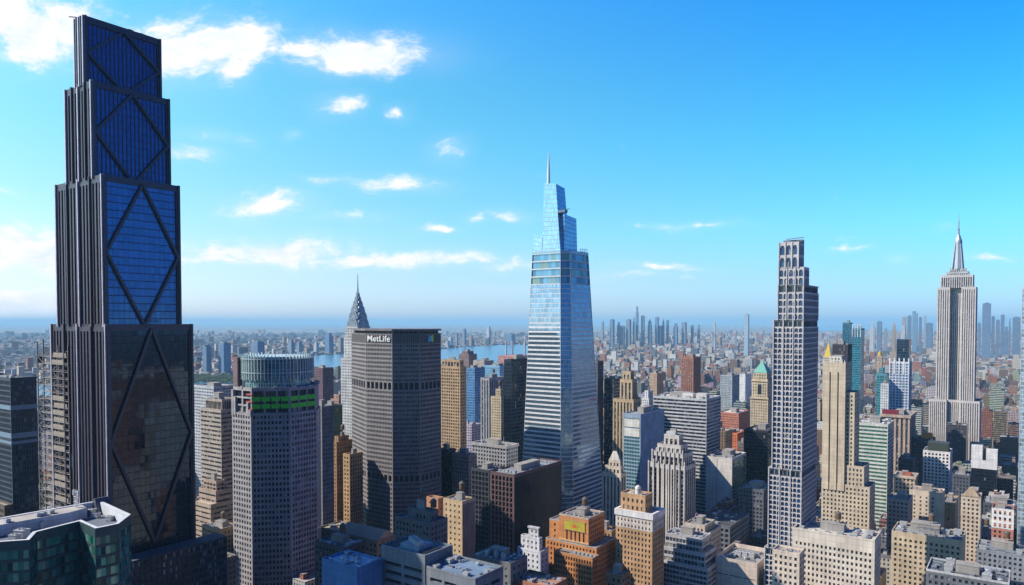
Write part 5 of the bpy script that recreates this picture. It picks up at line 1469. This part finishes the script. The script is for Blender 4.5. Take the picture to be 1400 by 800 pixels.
T('blank_wall_building', 'beige building with mostly blank sunlit north wall', 1243, 1289, 1298, 676, 640, (.60, .51, .41), dict(bay=3.2, flo=3.6, nx=4, fw=.3, fh=.42, dp=.3, ml=2, mr=24, mt=3), nu=2, D=20, roofc=(.45, .3, .22))
T('blank_wall_building', 'smaller orange beige block right of the blank sunlit wall', 1288, 1306, 1326, 690, 655, (.58, .40, .23), dict(bay=9, flo=9, fw=.2, fh=.2, dp=.3), spec2={1: G(3, 3.7)}, nu=2, D=34)
b = T('gabled_building', 'cream building with stepped gable and rows of windows', 1314, 1341, 1347, 682, 600, (.56, .47, .38), G(2.8, 3.5, .46, .56), nu=1, D=20, nwin=60)
mb = MB(); w_ = b.W; p = [(-w_, 0, b.H + .1), (-0, 0, b.H + .1), (-w_ * .3, 0, b.H + 6), (-w_ * .42, 0, b.H + 8.5), (-w_ * .58, 0, b.H + 8.5), (-w_ * .7, 0, b.H + 6)]
mb.ngon(p); mb.ngon([(x, 1.6, z) for x, y, z in reversed(p)])
for i in range(6):
    a, c_ = p[i], p[(i + 1) % 6]; mb.quad((a[0], 1.6, a[2]), (c_[0], 1.6, c_[2]), c_, a)
b.part('gable', mb, wall((.64, .50, .37)))
b = T('brick_loft_building', 'red brick building with white painted top storeys, right edge', 1356, 1386, 1391, 700, 560, (.46, .19, .14), G(3.2, 3.6, .45, .56), nu=3, D=20, nwin=40)
G_ = MB(); gl_ = []; zz = zof(725, 560)
facade(G_, gl_, (-b.W - .1, -.15, zz), (.15, -.15, zz), (.15, -.15, b.H + 1.4), (-b.W - .1, -.15, b.H + 1.4), **G(3.2, 4.4, .5, .6, .45))
facade(G_, gl_, (.15, -.15, zz), (.15, b.D, zz), (.15, b.D, b.H + 1.4), (.15, -.15, b.H + 1.4), **G(3.2, 4.4, .5, .6, .45))
b.part('white_storeys', G_, wall((.70, .68, .68))); mb = MB()
for q, uv in gl_: mb.quad(*q, 0, uv)
UG = b.part('upper_glazing', mb, glass(DARK, pu=3.2, pv=4.4)); UG['kind'] = 'stuff'
b = T('yellow_brick_building', 'big yellow cream building with pipework on its roof, bottom right', 1219, 1316, 1334, 742, 506, (.58, .47, .33), dict(bay=3.3, flo=3.8, fw=.46, fh=.52, dp=.45, ml=1, mr=1, mt=2.5), nu=8, duct=4, ph=1, tank=1, nwin=100, D=30, roofc=(.3, .3, .3))
mb = MB()
for k in range(4):
    x = -b.W * .66 + k * 4.2
    mb.bar((x, 3, b.H), (x, 3, b.H + 5), .22); mb.bar((x + 6, 9, b.H), (x + 6, 9, b.H + 5), .22); mb.bar((x, 3, b.H + 5), (x + 6, 9, b.H + 5), .3); mb.bar((x, 3, b.H + 3), (x + 4, 3, b.H + 5), .15)
b.part('pipe_rack', mb, plain((.55, .55, .56), .4, .4))
T('rooftop_building', 'dark roof with pale kerbs at the bottom edge, right', 1266, 1380, 1410, 800, 395, (.14, .15, .17), G(3, 3.6), nu=7, ph=1, duct=3, D=26, roofc=(.10, .11, .13), rim=wall((.5, .5, .52)))
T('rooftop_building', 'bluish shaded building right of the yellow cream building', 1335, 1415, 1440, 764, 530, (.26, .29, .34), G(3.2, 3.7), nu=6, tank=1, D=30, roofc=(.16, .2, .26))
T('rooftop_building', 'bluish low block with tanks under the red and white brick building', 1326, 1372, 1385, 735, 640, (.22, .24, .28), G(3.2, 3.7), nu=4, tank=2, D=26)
T('pale_glass_tower', 'pale glass tower sliver cut by the right picture edge', 1397.5, 1432, 1450, 393, 640, (.55, .62, .68), CW, CG((.35, .48, .58), (.5, .6, .66)), nu=0, ph=0, cat='skyscraper', D=30)
b = T('dark_office_block', 'low dark block with orange roof box before the limestone skyscraper', 1248, 1276, 1284, 602, 900, (.06, .07, .08), G(3, 3.8), nu=2, D=24, ph=0)
topbox(b, -b.W * .55, -b.W * .05, 2, 10, 8, plain((.72, .20, .03), .6), 'orange_roof_box')
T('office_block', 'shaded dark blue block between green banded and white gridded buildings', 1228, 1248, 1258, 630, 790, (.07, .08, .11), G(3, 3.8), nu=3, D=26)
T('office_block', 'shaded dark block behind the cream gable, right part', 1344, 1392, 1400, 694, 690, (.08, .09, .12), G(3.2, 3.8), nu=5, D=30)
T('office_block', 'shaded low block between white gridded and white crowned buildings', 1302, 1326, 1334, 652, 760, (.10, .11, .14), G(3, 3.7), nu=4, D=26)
# ================================================================== FAR TOWERS ON THE SKYLINE
FARM = {}
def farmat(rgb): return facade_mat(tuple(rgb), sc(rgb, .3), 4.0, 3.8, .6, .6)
def in_river(x, y):
    c = False; n = len(RIVER)
    for i in range(n):
        x1, y1 = RIVER[i]; x2, y2 = RIVER[i - 1]
        if (y1 > y) != (y2 > y) and x < (x2 - x1) * (y - y1) / (y2 - y1) + x1: c = not c
    return c
def far(name, label, l, r, yt, Y, rgb, group, step=0, D=None, cat='tower'):
    while any(in_river(xof(px, Y + e, 0), Y + e) for px in (l, r) for e in (-60, 60, 200)): Y *= 1.03   # stand on the far bank
    z = zof(yt, Y); C = (xof((l + r) / 2, Y, z), Y)
    wpx = (r - l) * Y / 1000.0
    wd = wpx * .62; dd = D or wpx * .55
    mb = MB(); x0, x1 = -wd / 2, wd / 2; y0, y1 = -dd / 2, dd / 2
    if step == 1:
        mb.box(x0, x1, y0, y1, 0, z * .86); mb.box(x0 * .62, x1 * .62, y0 * .62, y1 * .62, z * .86, z)
    elif step == 2:
        mb.box(x0, x1, y0, y1, 0, z * .8); mb.box(x0 * .75, x1 * .75, y0 * .75, y1 * .75, z * .8, z * .92)
        mb.prism([(x0 * .7, y0 * .7), (x1 * .7, y0 * .7), (x1 * .7, y1 * .7), (x0 * .7, y1 * .7)], z * .92, z * 1.02, poly2=[(-1, -1), (1, -1), (1, 1), (-1, 1)])
    elif step == 3:
        mb.prism([(x0, y0), (x1, y0), (x1, y1), (x0, y1)], 0, z * .96); mb.prism([(x0, y0), (x1 * .2, y0), (x1 * .2, y1), (x0, y1)], z * .96, z * 1.01)
    else:
        mb.box(x0, x1, y0, y1, 0, z); mb.box(x0 * .5, x1 * .5, y0 * .5, y1 * .5, z, z + 5)
    o = mb.build(name, farmat(rgb), None, (C[0], C[1], 0)); o.rotation_euler = (0, 0, AX)
    o['label'] = label; o['category'] = cat; o['group'] = group
    return o
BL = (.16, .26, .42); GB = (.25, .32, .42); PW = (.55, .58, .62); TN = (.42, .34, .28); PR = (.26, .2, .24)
# across the river at the left
g = 'towers across the river at left'
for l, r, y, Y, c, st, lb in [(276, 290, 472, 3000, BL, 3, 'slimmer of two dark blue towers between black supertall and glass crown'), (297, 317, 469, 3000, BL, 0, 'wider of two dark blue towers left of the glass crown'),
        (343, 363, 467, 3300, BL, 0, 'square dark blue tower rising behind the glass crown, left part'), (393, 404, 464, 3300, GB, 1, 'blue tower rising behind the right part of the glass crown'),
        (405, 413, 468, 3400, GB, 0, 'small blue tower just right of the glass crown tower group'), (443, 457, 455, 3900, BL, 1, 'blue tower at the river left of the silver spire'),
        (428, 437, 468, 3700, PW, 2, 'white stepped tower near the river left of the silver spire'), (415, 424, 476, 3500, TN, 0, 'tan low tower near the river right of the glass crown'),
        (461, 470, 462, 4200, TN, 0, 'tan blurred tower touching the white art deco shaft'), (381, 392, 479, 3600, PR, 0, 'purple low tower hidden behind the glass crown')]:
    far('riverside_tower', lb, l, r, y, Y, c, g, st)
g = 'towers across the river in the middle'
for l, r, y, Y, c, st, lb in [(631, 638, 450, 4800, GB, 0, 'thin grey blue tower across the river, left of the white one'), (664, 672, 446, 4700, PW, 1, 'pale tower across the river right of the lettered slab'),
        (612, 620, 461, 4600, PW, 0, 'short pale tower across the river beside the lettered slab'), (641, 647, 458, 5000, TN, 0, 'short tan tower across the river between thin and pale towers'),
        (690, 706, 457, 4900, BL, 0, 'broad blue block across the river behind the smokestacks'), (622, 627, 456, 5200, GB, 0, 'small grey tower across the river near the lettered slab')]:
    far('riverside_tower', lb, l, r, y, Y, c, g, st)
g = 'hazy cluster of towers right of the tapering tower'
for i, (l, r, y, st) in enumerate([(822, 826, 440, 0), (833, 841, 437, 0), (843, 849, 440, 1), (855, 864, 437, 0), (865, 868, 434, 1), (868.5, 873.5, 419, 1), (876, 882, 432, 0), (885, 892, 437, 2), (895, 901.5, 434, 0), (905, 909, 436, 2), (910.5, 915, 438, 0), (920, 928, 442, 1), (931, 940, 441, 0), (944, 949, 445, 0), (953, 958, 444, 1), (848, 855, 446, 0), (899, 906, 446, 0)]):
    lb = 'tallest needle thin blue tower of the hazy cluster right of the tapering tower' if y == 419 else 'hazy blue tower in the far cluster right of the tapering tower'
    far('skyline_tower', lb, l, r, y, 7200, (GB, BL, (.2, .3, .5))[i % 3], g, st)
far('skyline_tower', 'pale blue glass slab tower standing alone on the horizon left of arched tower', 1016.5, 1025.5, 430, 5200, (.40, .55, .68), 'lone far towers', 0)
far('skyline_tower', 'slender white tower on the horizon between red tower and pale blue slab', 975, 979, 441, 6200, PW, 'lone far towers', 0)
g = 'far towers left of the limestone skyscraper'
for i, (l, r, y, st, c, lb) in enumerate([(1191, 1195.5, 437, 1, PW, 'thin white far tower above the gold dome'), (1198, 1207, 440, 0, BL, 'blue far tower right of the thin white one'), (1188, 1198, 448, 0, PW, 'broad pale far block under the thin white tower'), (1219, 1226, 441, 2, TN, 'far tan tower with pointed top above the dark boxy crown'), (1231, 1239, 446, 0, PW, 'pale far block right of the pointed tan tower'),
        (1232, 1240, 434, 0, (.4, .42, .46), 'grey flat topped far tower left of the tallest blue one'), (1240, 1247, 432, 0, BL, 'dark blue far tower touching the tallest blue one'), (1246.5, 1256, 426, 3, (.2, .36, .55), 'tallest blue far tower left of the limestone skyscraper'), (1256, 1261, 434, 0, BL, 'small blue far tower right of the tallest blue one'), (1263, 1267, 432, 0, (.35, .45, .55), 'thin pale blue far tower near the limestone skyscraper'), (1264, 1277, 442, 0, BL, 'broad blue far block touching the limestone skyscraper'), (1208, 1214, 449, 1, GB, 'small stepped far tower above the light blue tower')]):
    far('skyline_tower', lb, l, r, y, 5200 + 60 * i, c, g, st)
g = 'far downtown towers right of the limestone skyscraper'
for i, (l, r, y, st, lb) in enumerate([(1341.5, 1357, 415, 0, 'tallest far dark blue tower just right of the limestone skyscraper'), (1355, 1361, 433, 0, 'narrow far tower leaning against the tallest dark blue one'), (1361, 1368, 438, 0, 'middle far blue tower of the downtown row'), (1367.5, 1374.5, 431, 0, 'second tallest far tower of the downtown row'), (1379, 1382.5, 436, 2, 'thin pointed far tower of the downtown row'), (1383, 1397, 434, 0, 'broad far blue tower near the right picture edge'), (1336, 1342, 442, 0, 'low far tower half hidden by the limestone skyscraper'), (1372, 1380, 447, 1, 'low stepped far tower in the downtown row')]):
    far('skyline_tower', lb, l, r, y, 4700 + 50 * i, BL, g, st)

# suspension bridge
def bridge():
    Y = 5600.0; x0, x1 = xof(952, Y, 40), xof(1014, Y, 40)
    o = bpy.data.objects.new('suspension_bridge', None); COL.objects.link(o); o.location = (x0, Y, 0)
    o['label'] = 'pale suspension bridge with two towers far behind the dark red tower'; o['category'] = 'bridge'
    L = x1 - x0; st = plain((.62, .62, .64), .5)
    t0, t1 = L * .36, L * .86; dz = 42; zt = zof(452.5, Y)
    mb = MB(); mb.box(-120, L + 120, -14, 14, dz - 4, dz + 3); mb.build('deck', st, o)
    for t in (t0, t1):
        mb = MB()
        for y in (-12, 12): mb.bar((t, y, 0), (t, y, zt), 4)
        for z in (dz + 18, zt - 4): mb.bar((t, -12, z), (t, 12, z), 3)
        mb.build('tower', st, o)
    for y in (-12, 12):
        mb = MB(); pts = []
        for a, b_, za, zb_, sag in ((-120, t0, dz + 4, zt, 5), (t0, t1, zt, zt, zt - dz - 8), (t1, L + 120, zt, dz + 4, 5)):
            for i in range(13):
                f = i / 12; pts.append((a + (b_ - a) * f, y, za + (zb_ - za) * f - 4 * sag * f * (1 - f)))
        for p, q in zip(pts, pts[1:]): mb.bar(p, q, 1.8)
        for i in range(1, len(pts) - 1, 2): mb.bar(pts[i], (pts[i][0], y, dz), .6)
        mb.build('cable', st, o)
bridge()

# ================================================================== FILL-IN: the ordinary buildings between and beyond
rng = random.Random(11)
STY = [('tan brick', (.37, .29, .22)), ('red brick', (.38, .16, .11)), ('pale grey', (.42, .42, .43)), ('white', (.62, .61, .60)), ('brown', (.26, .17, .12)), ('dark', (.08, .085, .10)), ('cream', (.50, .45, .38)), ('blue grey', (.20, .25, .32))]
FM = [facade_mat((.4, .4, .4), (.03, .04, .055), bay, flo, fw, fh, True) for bay, flo, fw, fh in ((3.0, 3.5, .45, .5), (2.6, 3.3, .55, .55), (1.7, 3.8, .99, .5), (3.6, 3.7, .6, .6))]
ZB = np.full((200, 350), 1e9)                       # coarse depth picture of what is already built
def stamp(l, r, yt, yb, Y, write=True):
    a, b_, c, d = int(max(0, l / 4)), int(min(350, math.ceil(r / 4))), int(max(0, yt / 4)), int(min(200, math.ceil(yb / 4)))
    if b_ <= a or d <= c: return 0
    S = ZB[c:d, a:b_]
    n = int((S > Y).sum())
    if write: S[S > Y] = Y
    return n
for (C, Wd, D, H, l, r, yt, Y) in FOOT: stamp(l + 1, r - 1, yt, 800, Y)
foots = []
for (C, Wd, D, H, l, r, yt, Y) in FOOT:
    foots.append([to_world(C, p) for p in ((-Wd - 1, -1), (1, -1), (1, D + 1), (-Wd - 1, D + 1))])
def hits(P):
    """does the footprint (grid aligned) overlap a hand-built one"""
    gs = lambda p: (p[0] * WX + p[1] * WY, p[0] * UX + p[1] * UY)
    a = [gs(p) for p in P]; ax0, ax1 = min(p[0] for p in a), max(p[0] for p in a); ay0, ay1 = min(p[1] for p in a), max(p[1] for p in a)
    for (bx0, bx1, by0, by1) in FB:
        if ax0 < bx1 and ax1 > bx0 and ay0 < by1 and ay1 > by0: return True
    return False
FB = []
for q in foots:
    a = [(p[0] * WX + p[1] * WY, p[0] * UX + p[1] * UY) for p in q]
    FB.append((min(p[0] for p in a), max(p[0] for p in a), min(p[1] for p in a), max(p[1] for p in a)))
def in_river(x, y):
    c = False; n = len(RIVER)
    for i in range(n):
        x1, y1 = RIVER[i]; x2, y2 = RIVER[i - 1]
        if (y1 > y) != (y2 > y) and x < (x2 - x1) * (y - y1) / (y2 - y1) + x1: c = not c
    return c
def river_y(x):      # near bank and far bank distance at x
    k = [p for p in near]
    return None
cand = []
for i in range(-16, 26):
    for j in range(4, 46):
        s0, t0 = i * 150.0 + 12, j * 80.0 + 7
        n = rng.choice((4, 5, 6)); w_ = 126.0 / n
        for a in range(n):
            for half in (0, 1):
                sc_, tc_ = s0 + (a + .5) * w_, t0 + (half + .5) * 33
                x, y = grid_pt(sc_, tc_)
                if y < 430 or y > 3100 or abs(x) > y * .78: continue
                px = 700 + 1000 * x / y
                if in_river(x, y): continue
                # tall near the towers, lower and lower beyond
                u = rng.random()
                if y < 1000: h = rng.uniform(26, 70) if u < .8 else rng.uniform(70, 105)
                elif y < 1700: h = rng.uniform(18, 60) if u < .85 else rng.uniform(60, 120)
                else: h = rng.uniform(14, 34) if u < .88 else rng.uniform(32, 68)
                if px < 330 and y > 1500: h *= .6
                if y < 800: h = min(h, 60 + (y - 430) * .05)
                if 560 < y < 1100 and px > 1230 and h > 70: h *= .6
                dw, dd_ = w_ * rng.uniform(.78, .96), 31 * rng.uniform(.8, .98)
                P = [grid_pt(sc_ + q * dw / 2, tc_ + e * dd_ / 2) for q, e in ((-1, -1), (1, -1), (1, 1), (-1, 1))]
                if hits(P): continue
                cand.append((y, x, h, dw, dd_, rng.randrange(len(STY)), rng.randrange(4), rng.random()))
cand.sort()
# the same kind of blocks go on beyond the right picture edge; the glass walls mirror them
side = []
for i in range(0, 9):
    for j in range(-6, 9):
        for a in range(3):
            x, y = grid_pt(i * 150.0 + 12 + (a + .5) * 42, j * 80.0 + 40)
            if 60 < y < 900 and y * .80 + 60 < x < 1100:
                side.append((y, x, rng.uniform(50, 190), 36, 55, rng.randrange(8), rng.randrange(4), rng.random()))
vis = []
for c in cand:
    y, x, h, dw, dd_, si, mi, u = c
    px, pt_ = proj(x, y, h); _, pb = proj(x, y, 0)
    hw = (dw * .9 + dd_ * .35) / 2 / y * 1000
    vis.append((stamp(px - hw, px + hw, pt_, pb, y), c))
for c in side: vis.append((0, c))
order = sorted(range(len(vis)), key=lambda k: -vis[k][0])
NFILL = 190
chosen = set(order[:NFILL])
def boxes(mb, dw, dd_, h, mi, u, rr):
    mb.box(-dw / 2, dw / 2, -dd_ / 2, dd_ / 2, 0, h)
    # parapet kerb, bulkheads, a setback storey
    t = .45
    for (x0, x1, y0, y1) in ((-dw / 2, dw / 2, -dd_ / 2, -dd_ / 2 + t), (-dw / 2, dw / 2, dd_ / 2 - t, dd_ / 2), (-dw / 2, -dw / 2 + t, -dd_ / 2 + t, dd_ / 2 - t), (dw / 2 - t, dw / 2, -dd_ / 2 + t, dd_ / 2 - t)):
        mb.box(x0, x1, y0, y1, h + .002, h + 1.1)
    if u > .55 and h > 25:
        e = rr.uniform(2, 5); h2 = h + rr.uniform(4, 12); mb.box(-dw / 2 + e, dw / 2 - e, -dd_ / 2 + e, dd_ / 2 - e, h, h2); h = h2; dw -= 2 * e; dd_ -= 2 * e
    for _ in range(rr.randrange(1, 4)):
        bw, bd, bh = rr.uniform(2.5, 6), rr.uniform(2.5, 6), rr.uniform(2, 4.5)
        x, y = rr.uniform(-dw / 2 + 3.5, dw / 2 - 3.5), rr.uniform(-dd_ / 2 + 3.5, dd_ / 2 - 3.5)
        mb.box(x - bw / 2, x + bw / 2, y - bd / 2, y + bd / 2, h + .003 + _ * .01, h + bh)
    if u < .35: mb.lathe(rr.uniform(-dw / 4, dw / 4), rr.uniform(-dd_ / 4, dd_ / 4), [(1.5, h), (1.6, h + 4.5), (1.8, h + 4.6), (0, h + 6.4)], 10)
REG = [(0, 330, 'near the left towers'), (330, 610, 'around the octagonal tower'), (610, 725, 'left of the tapering tower'), (725, 850, 'right of the tapering tower'), (850, 1055, 'around the striped slab'), (1055, 1262, 'right of the arched tower'), (1262, 1500, 'around the limestone skyscraper')]
def colour(si, rr): return tuple(min(.8, v * rr.uniform(.6, 1.0)) for v in STY[si][1])
restmb = {}
for k, (nv, c) in enumerate(vis):
    y, x, h, dw, dd_, si, mi, u = c
    rr = random.Random(k)
    if k in chosen and nv > 0:
        mb = MB(); boxes(mb, dw, dd_, h, mi, u, rr)
        size_ = 'tower' if h > 62 else 'mid rise block' if h > 32 else 'low block'
        o = mb.build(('apartment_tower' if h > 62 else 'city_block' if h > 32 else 'low_building'), FM[mi], None, (x, y, 0)); o.rotation_euler = (0, 0, AX)
        o.color = (*colour(si, rr), 1)
        px = proj(x, y, h)[0]; reg = next((n for a, b_, n in REG if a <= px < b_), REG[0][2] if px < 0 else REG[-1][2])
        zone = 'in the near canyon' if y < 900 else 'in the middle distance' if y < 1700 else 'far off'
        o['label'] = f'plain {STY[si][0]} {size_} {zone} {reg}'
        o['category'] = 'building'; o['group'] = f'plain {STY[si][0]} {size_}s {zone} {reg}'
    else:
        m0 = restmb.setdefault(mi, MB()); mb = MB(); boxes(mb, dw, dd_, h, mi, u, rr)
        base = len(m0.v)
        for p in mb.v: m0.v.append((*to_world((x, y), p), p[2]))
        m0.f += [tuple(q + base for q in f) for f in mb.f]; m0.m += mb.m; m0.uv += mb.uv
def random_city(name, bay, flo, fw, fh, warm=.5):
    """wall colours vary from house to house (one colour per building)"""
    m, t, b = newmat(name)
    g = nd(t, 'ShaderNodeNewGeometry'); r = nd(t, 'ShaderNodeValToRGB'); r.color_ramp.interpolation = 'CONSTANT'
    cols = [(0, (.20, .12, .09)), (.12, (.36, .15, .10)), (.27, (.44, .32, .22)), (.42, (.55, .48, .40)), (.56, (.16, .17, .20)), (.66, (.42, .43, .45)), (.80, (.66, .65, .63)), (.92, (.10, .13, .18))]
    while len(r.color_ramp.elements) < len(cols): r.color_ramp.elements.new(1.0)
    for e, (p, c) in zip(r.color_ramp.elements, cols): e.position = p; e.color = (*c, 1)
    t.links.new(g.outputs['Random Per Island'], r.inputs[0])
    sn = nd(t, 'ShaderNodeSeparateXYZ'); t.links.new(g.outputs['Normal'], sn.inputs[0])
    up = mth(t, 'GREATER_THAN', sn.outputs[2], .7)
    rr2 = mth(t, 'FRACT', mth(t, 'MULTIPLY', g.outputs['Random Per Island'], 17.3))
    rc = mixc(t, rr2, (.12, .12, .13), (.60, .58, .56))
    U, V = uvsep(t)
    fu = mth(t, 'FRACT', mth(t, 'DIVIDE', U, bay)); fv = mth(t, 'FRACT', mth(t, 'DIVIDE', V, flo))
    msk = mth(t, 'MULTIPLY', mth(t, 'LESS_THAN', mth(t, 'ABSOLUTE', mth(t, 'SUBTRACT', fu, .5)), fw / 2), mth(t, 'LESS_THAN', mth(t, 'ABSOLUTE', mth(t, 'SUBTRACT', fv, .5)), fh / 2))
    c = mixc(t, msk, r.outputs[0], (.03, .035, .045)); c = mixc(t, up, c, rc)
    t.links.new(c, b.inputs['Base Color']); b.inputs['Roughness'].default_value = .85
    return m
allm = MB()
for mi, m0 in restmb.items():
    base = len(allm.v); allm.v += m0.v; allm.f += [tuple(q + base for q in f) for f in m0.f]; allm.m += m0.m; allm.uv += m0.uv
def stuff(o, label=None, cat=None):
    o['kind'] = 'stuff'
    if label: o['label'] = label
    if cat: o['category'] = cat
    return o
stuff(allm.build('background_buildings', random_city('windowed_walls', 3.0, 3.5, .5, .5)), 'small crowded buildings filling the blocks between the towers', 'buildings')

# the endless low city beyond: too many houses to count
big = MB(); V, Fc, UVs = [], [], []
def fastbox(x, y, dw, dd_, h, rot):
    c_, s_ = math.cos(rot), math.sin(rot)
    base = len(V)
    pts = [(x + px * c_ - py * s_, y + px * s_ + py * c_) for px, py in ((-dw / 2, -dd_ / 2), (dw / 2, -dd_ / 2), (dw / 2, dd_ / 2), (-dw / 2, dd_ / 2))]
    V.extend((*p, 0.0) for p in pts); V.extend((*p, h) for p in pts)
    for a in range(4):
        b_ = (a + 1) % 4; l = dw if a % 2 == 0 else dd_
        Fc.append((base + a, base + b_, base + 4 + b_, base + 4 + a)); UVs.extend(((0, 0), (l, 0), (l, h), (0, h)))
    Fc.append((base + 4, base + 5, base + 6, base + 7)); UVs.extend(((0, 0),) * 4)
y = 1500.0
while y < 16000:
    step = 24 + y * .0055
    x = -y * .80
    while x < y * .80:
        xx, yy_ = x + rng.uniform(-.3, .3) * step, y + rng.uniform(-.4, .4) * step
        x += step * rng.uniform(.75, 1.25)
        if in_river(xx, yy_): continue
        inman = yy_ < 3050 and abs(xx) < yy_ * .77 and not (xx < -.25 * yy_ and yy_ > 1500 and False)
        if inman: continue
        u = rng.random()
        px = 700 + 1000 * xx / yy_
        if yy_ < 7000 and px > 780:
            h = rng.uniform(12, 30) if u < .86 else rng.uniform(28, 48) if u < .97 else rng.uniform(48, 80)
        else:
            h = rng.uniform(7, 18) if u < .92 else rng.uniform(20, 45) if u < .985 else rng.uniform(50, 95)
        k = step * rng.uniform(.45, .85)
        fastbox(xx, yy_, k * rng.uniform(.6, 1.4), k * rng.uniform(.5, 1.1), h, AX if px > 780 else R(20 + 25 * math.floor(xx / 1500.0 % 3)))
    y += step
me = bpy.data.meshes.new('distant_city'); me.from_pydata(V, [], Fc); ul = me.uv_layers.new(name='UVMap'); ul.data.foreach_set('uv', np.array(UVs, dtype=np.float32).ravel())
me.materials.append(random_city('far_walls', 5.0, 4.0, .5, .5)); me.update()
o = bpy.data.objects.new('distant_city', me); COL.objects.link(o)
stuff(o, 'low crowded city spreading to the horizon', 'city')

# trees of the parks and river islands: loose clumps of leaves
def leaf_mat():
    m, t, b = newmat('foliage')
    g = nd(t, 'ShaderNodeNewGeometry')
    c = mixc(t, g.outputs['Random Per Island'], (.03, .055, .02), (.10, .14, .045))
    t.links.new(c, b.inputs['Base Color']); b.inputs['Roughness'].default_value = .9
    return m
tv, tf = [], []
def clump(x, y, r, h):
    for _ in range(26):
        a, e = rng.uniform(0, 6.283), rng.uniform(-.6, 1.4)
        q = r * rng.uniform(.45, 1.0); cx, cy_, cz = x + q * math.cos(a) * math.cos(e), y + q * math.sin(a) * math.cos(e), h + q * .8 * math.sin(e)
        s_ = r * rng.uniform(.25, .5); base = len(tv)
        nx_, ny_ = rng.uniform(-1, 1), rng.uniform(-1, 1)
        tv.extend([(cx - s_, cy_ - s_ * ny_, cz - s_ * .5), (cx + s_, cy_ + s_ * ny_, cz - s_ * .4 * nx_), (cx + s_ * .6 * nx_, cy_ + s_ * .5, cz + s_ * .7), (cx - s_ * .7, cy_ + s_ * .3, cz + s_ * .5)])
        tf.append((base, base + 1, base + 2, base + 3))
for (px0, px1, y0, y1, n) in ((845, 935, 485, 490, 260), (795, 880, 478, 482, 120), (255, 320, 517, 526, 160), (365, 400, 478, 484, 60), (1330, 1400, 498, 506, 140), (60, 260, 505, 530, 200), (600, 640, 466, 470, 40), (1335, 1360, 517, 522, 60)):
    for _ in range(n):
        x, yy_ = ground(rng.uniform(px0, px1), rng.uniform(y0, y1)); clump(x, yy_, rng.uniform(6, 12), rng.uniform(8, 16))
me = bpy.data.meshes.new('park_foliage'); me.from_pydata(tv, [], tf); me.materials.append(leaf_mat()); me.update()
o = bpy.data.objects.new('park_foliage', me); COL.objects.link(o); stuff(o, 'green tree masses of the distant parks', 'trees')

# ================================================================== HAZE
def haze():
    mb = MB()
    x, y0, y1, z0, z1 = 80000, -4000, 80000, -1.0, 452.0
    mb.prism([(-x, y0), (x, y0), (x, y1), (-x, y1)], z0, z1, bottom=True)
    m = bpy.data.materials.new('haze'); m.use_nodes = True; t = m.node_tree
    t.nodes.remove(t.nodes['Principled BSDF'])
    v = t.nodes.new('ShaderNodeVolumePrincipled')
    v.inputs['Color'].default_value = HAZE_COLOR; v.inputs['Density'].default_value = HAZE_DENSITY; v.inputs['Anisotropy'].default_value = 0.0
    t.links.new(v.outputs[0], t.nodes['Material Output'].inputs['Volume'])
    o = mb.build('haze', m); o['kind'] = 'stuff'
    m.cycles.homogeneous_volume = True
HAZE_DENSITY = 4.0e-5
HAZE_COLOR = (.40, .74, 1.0, 1)
haze()
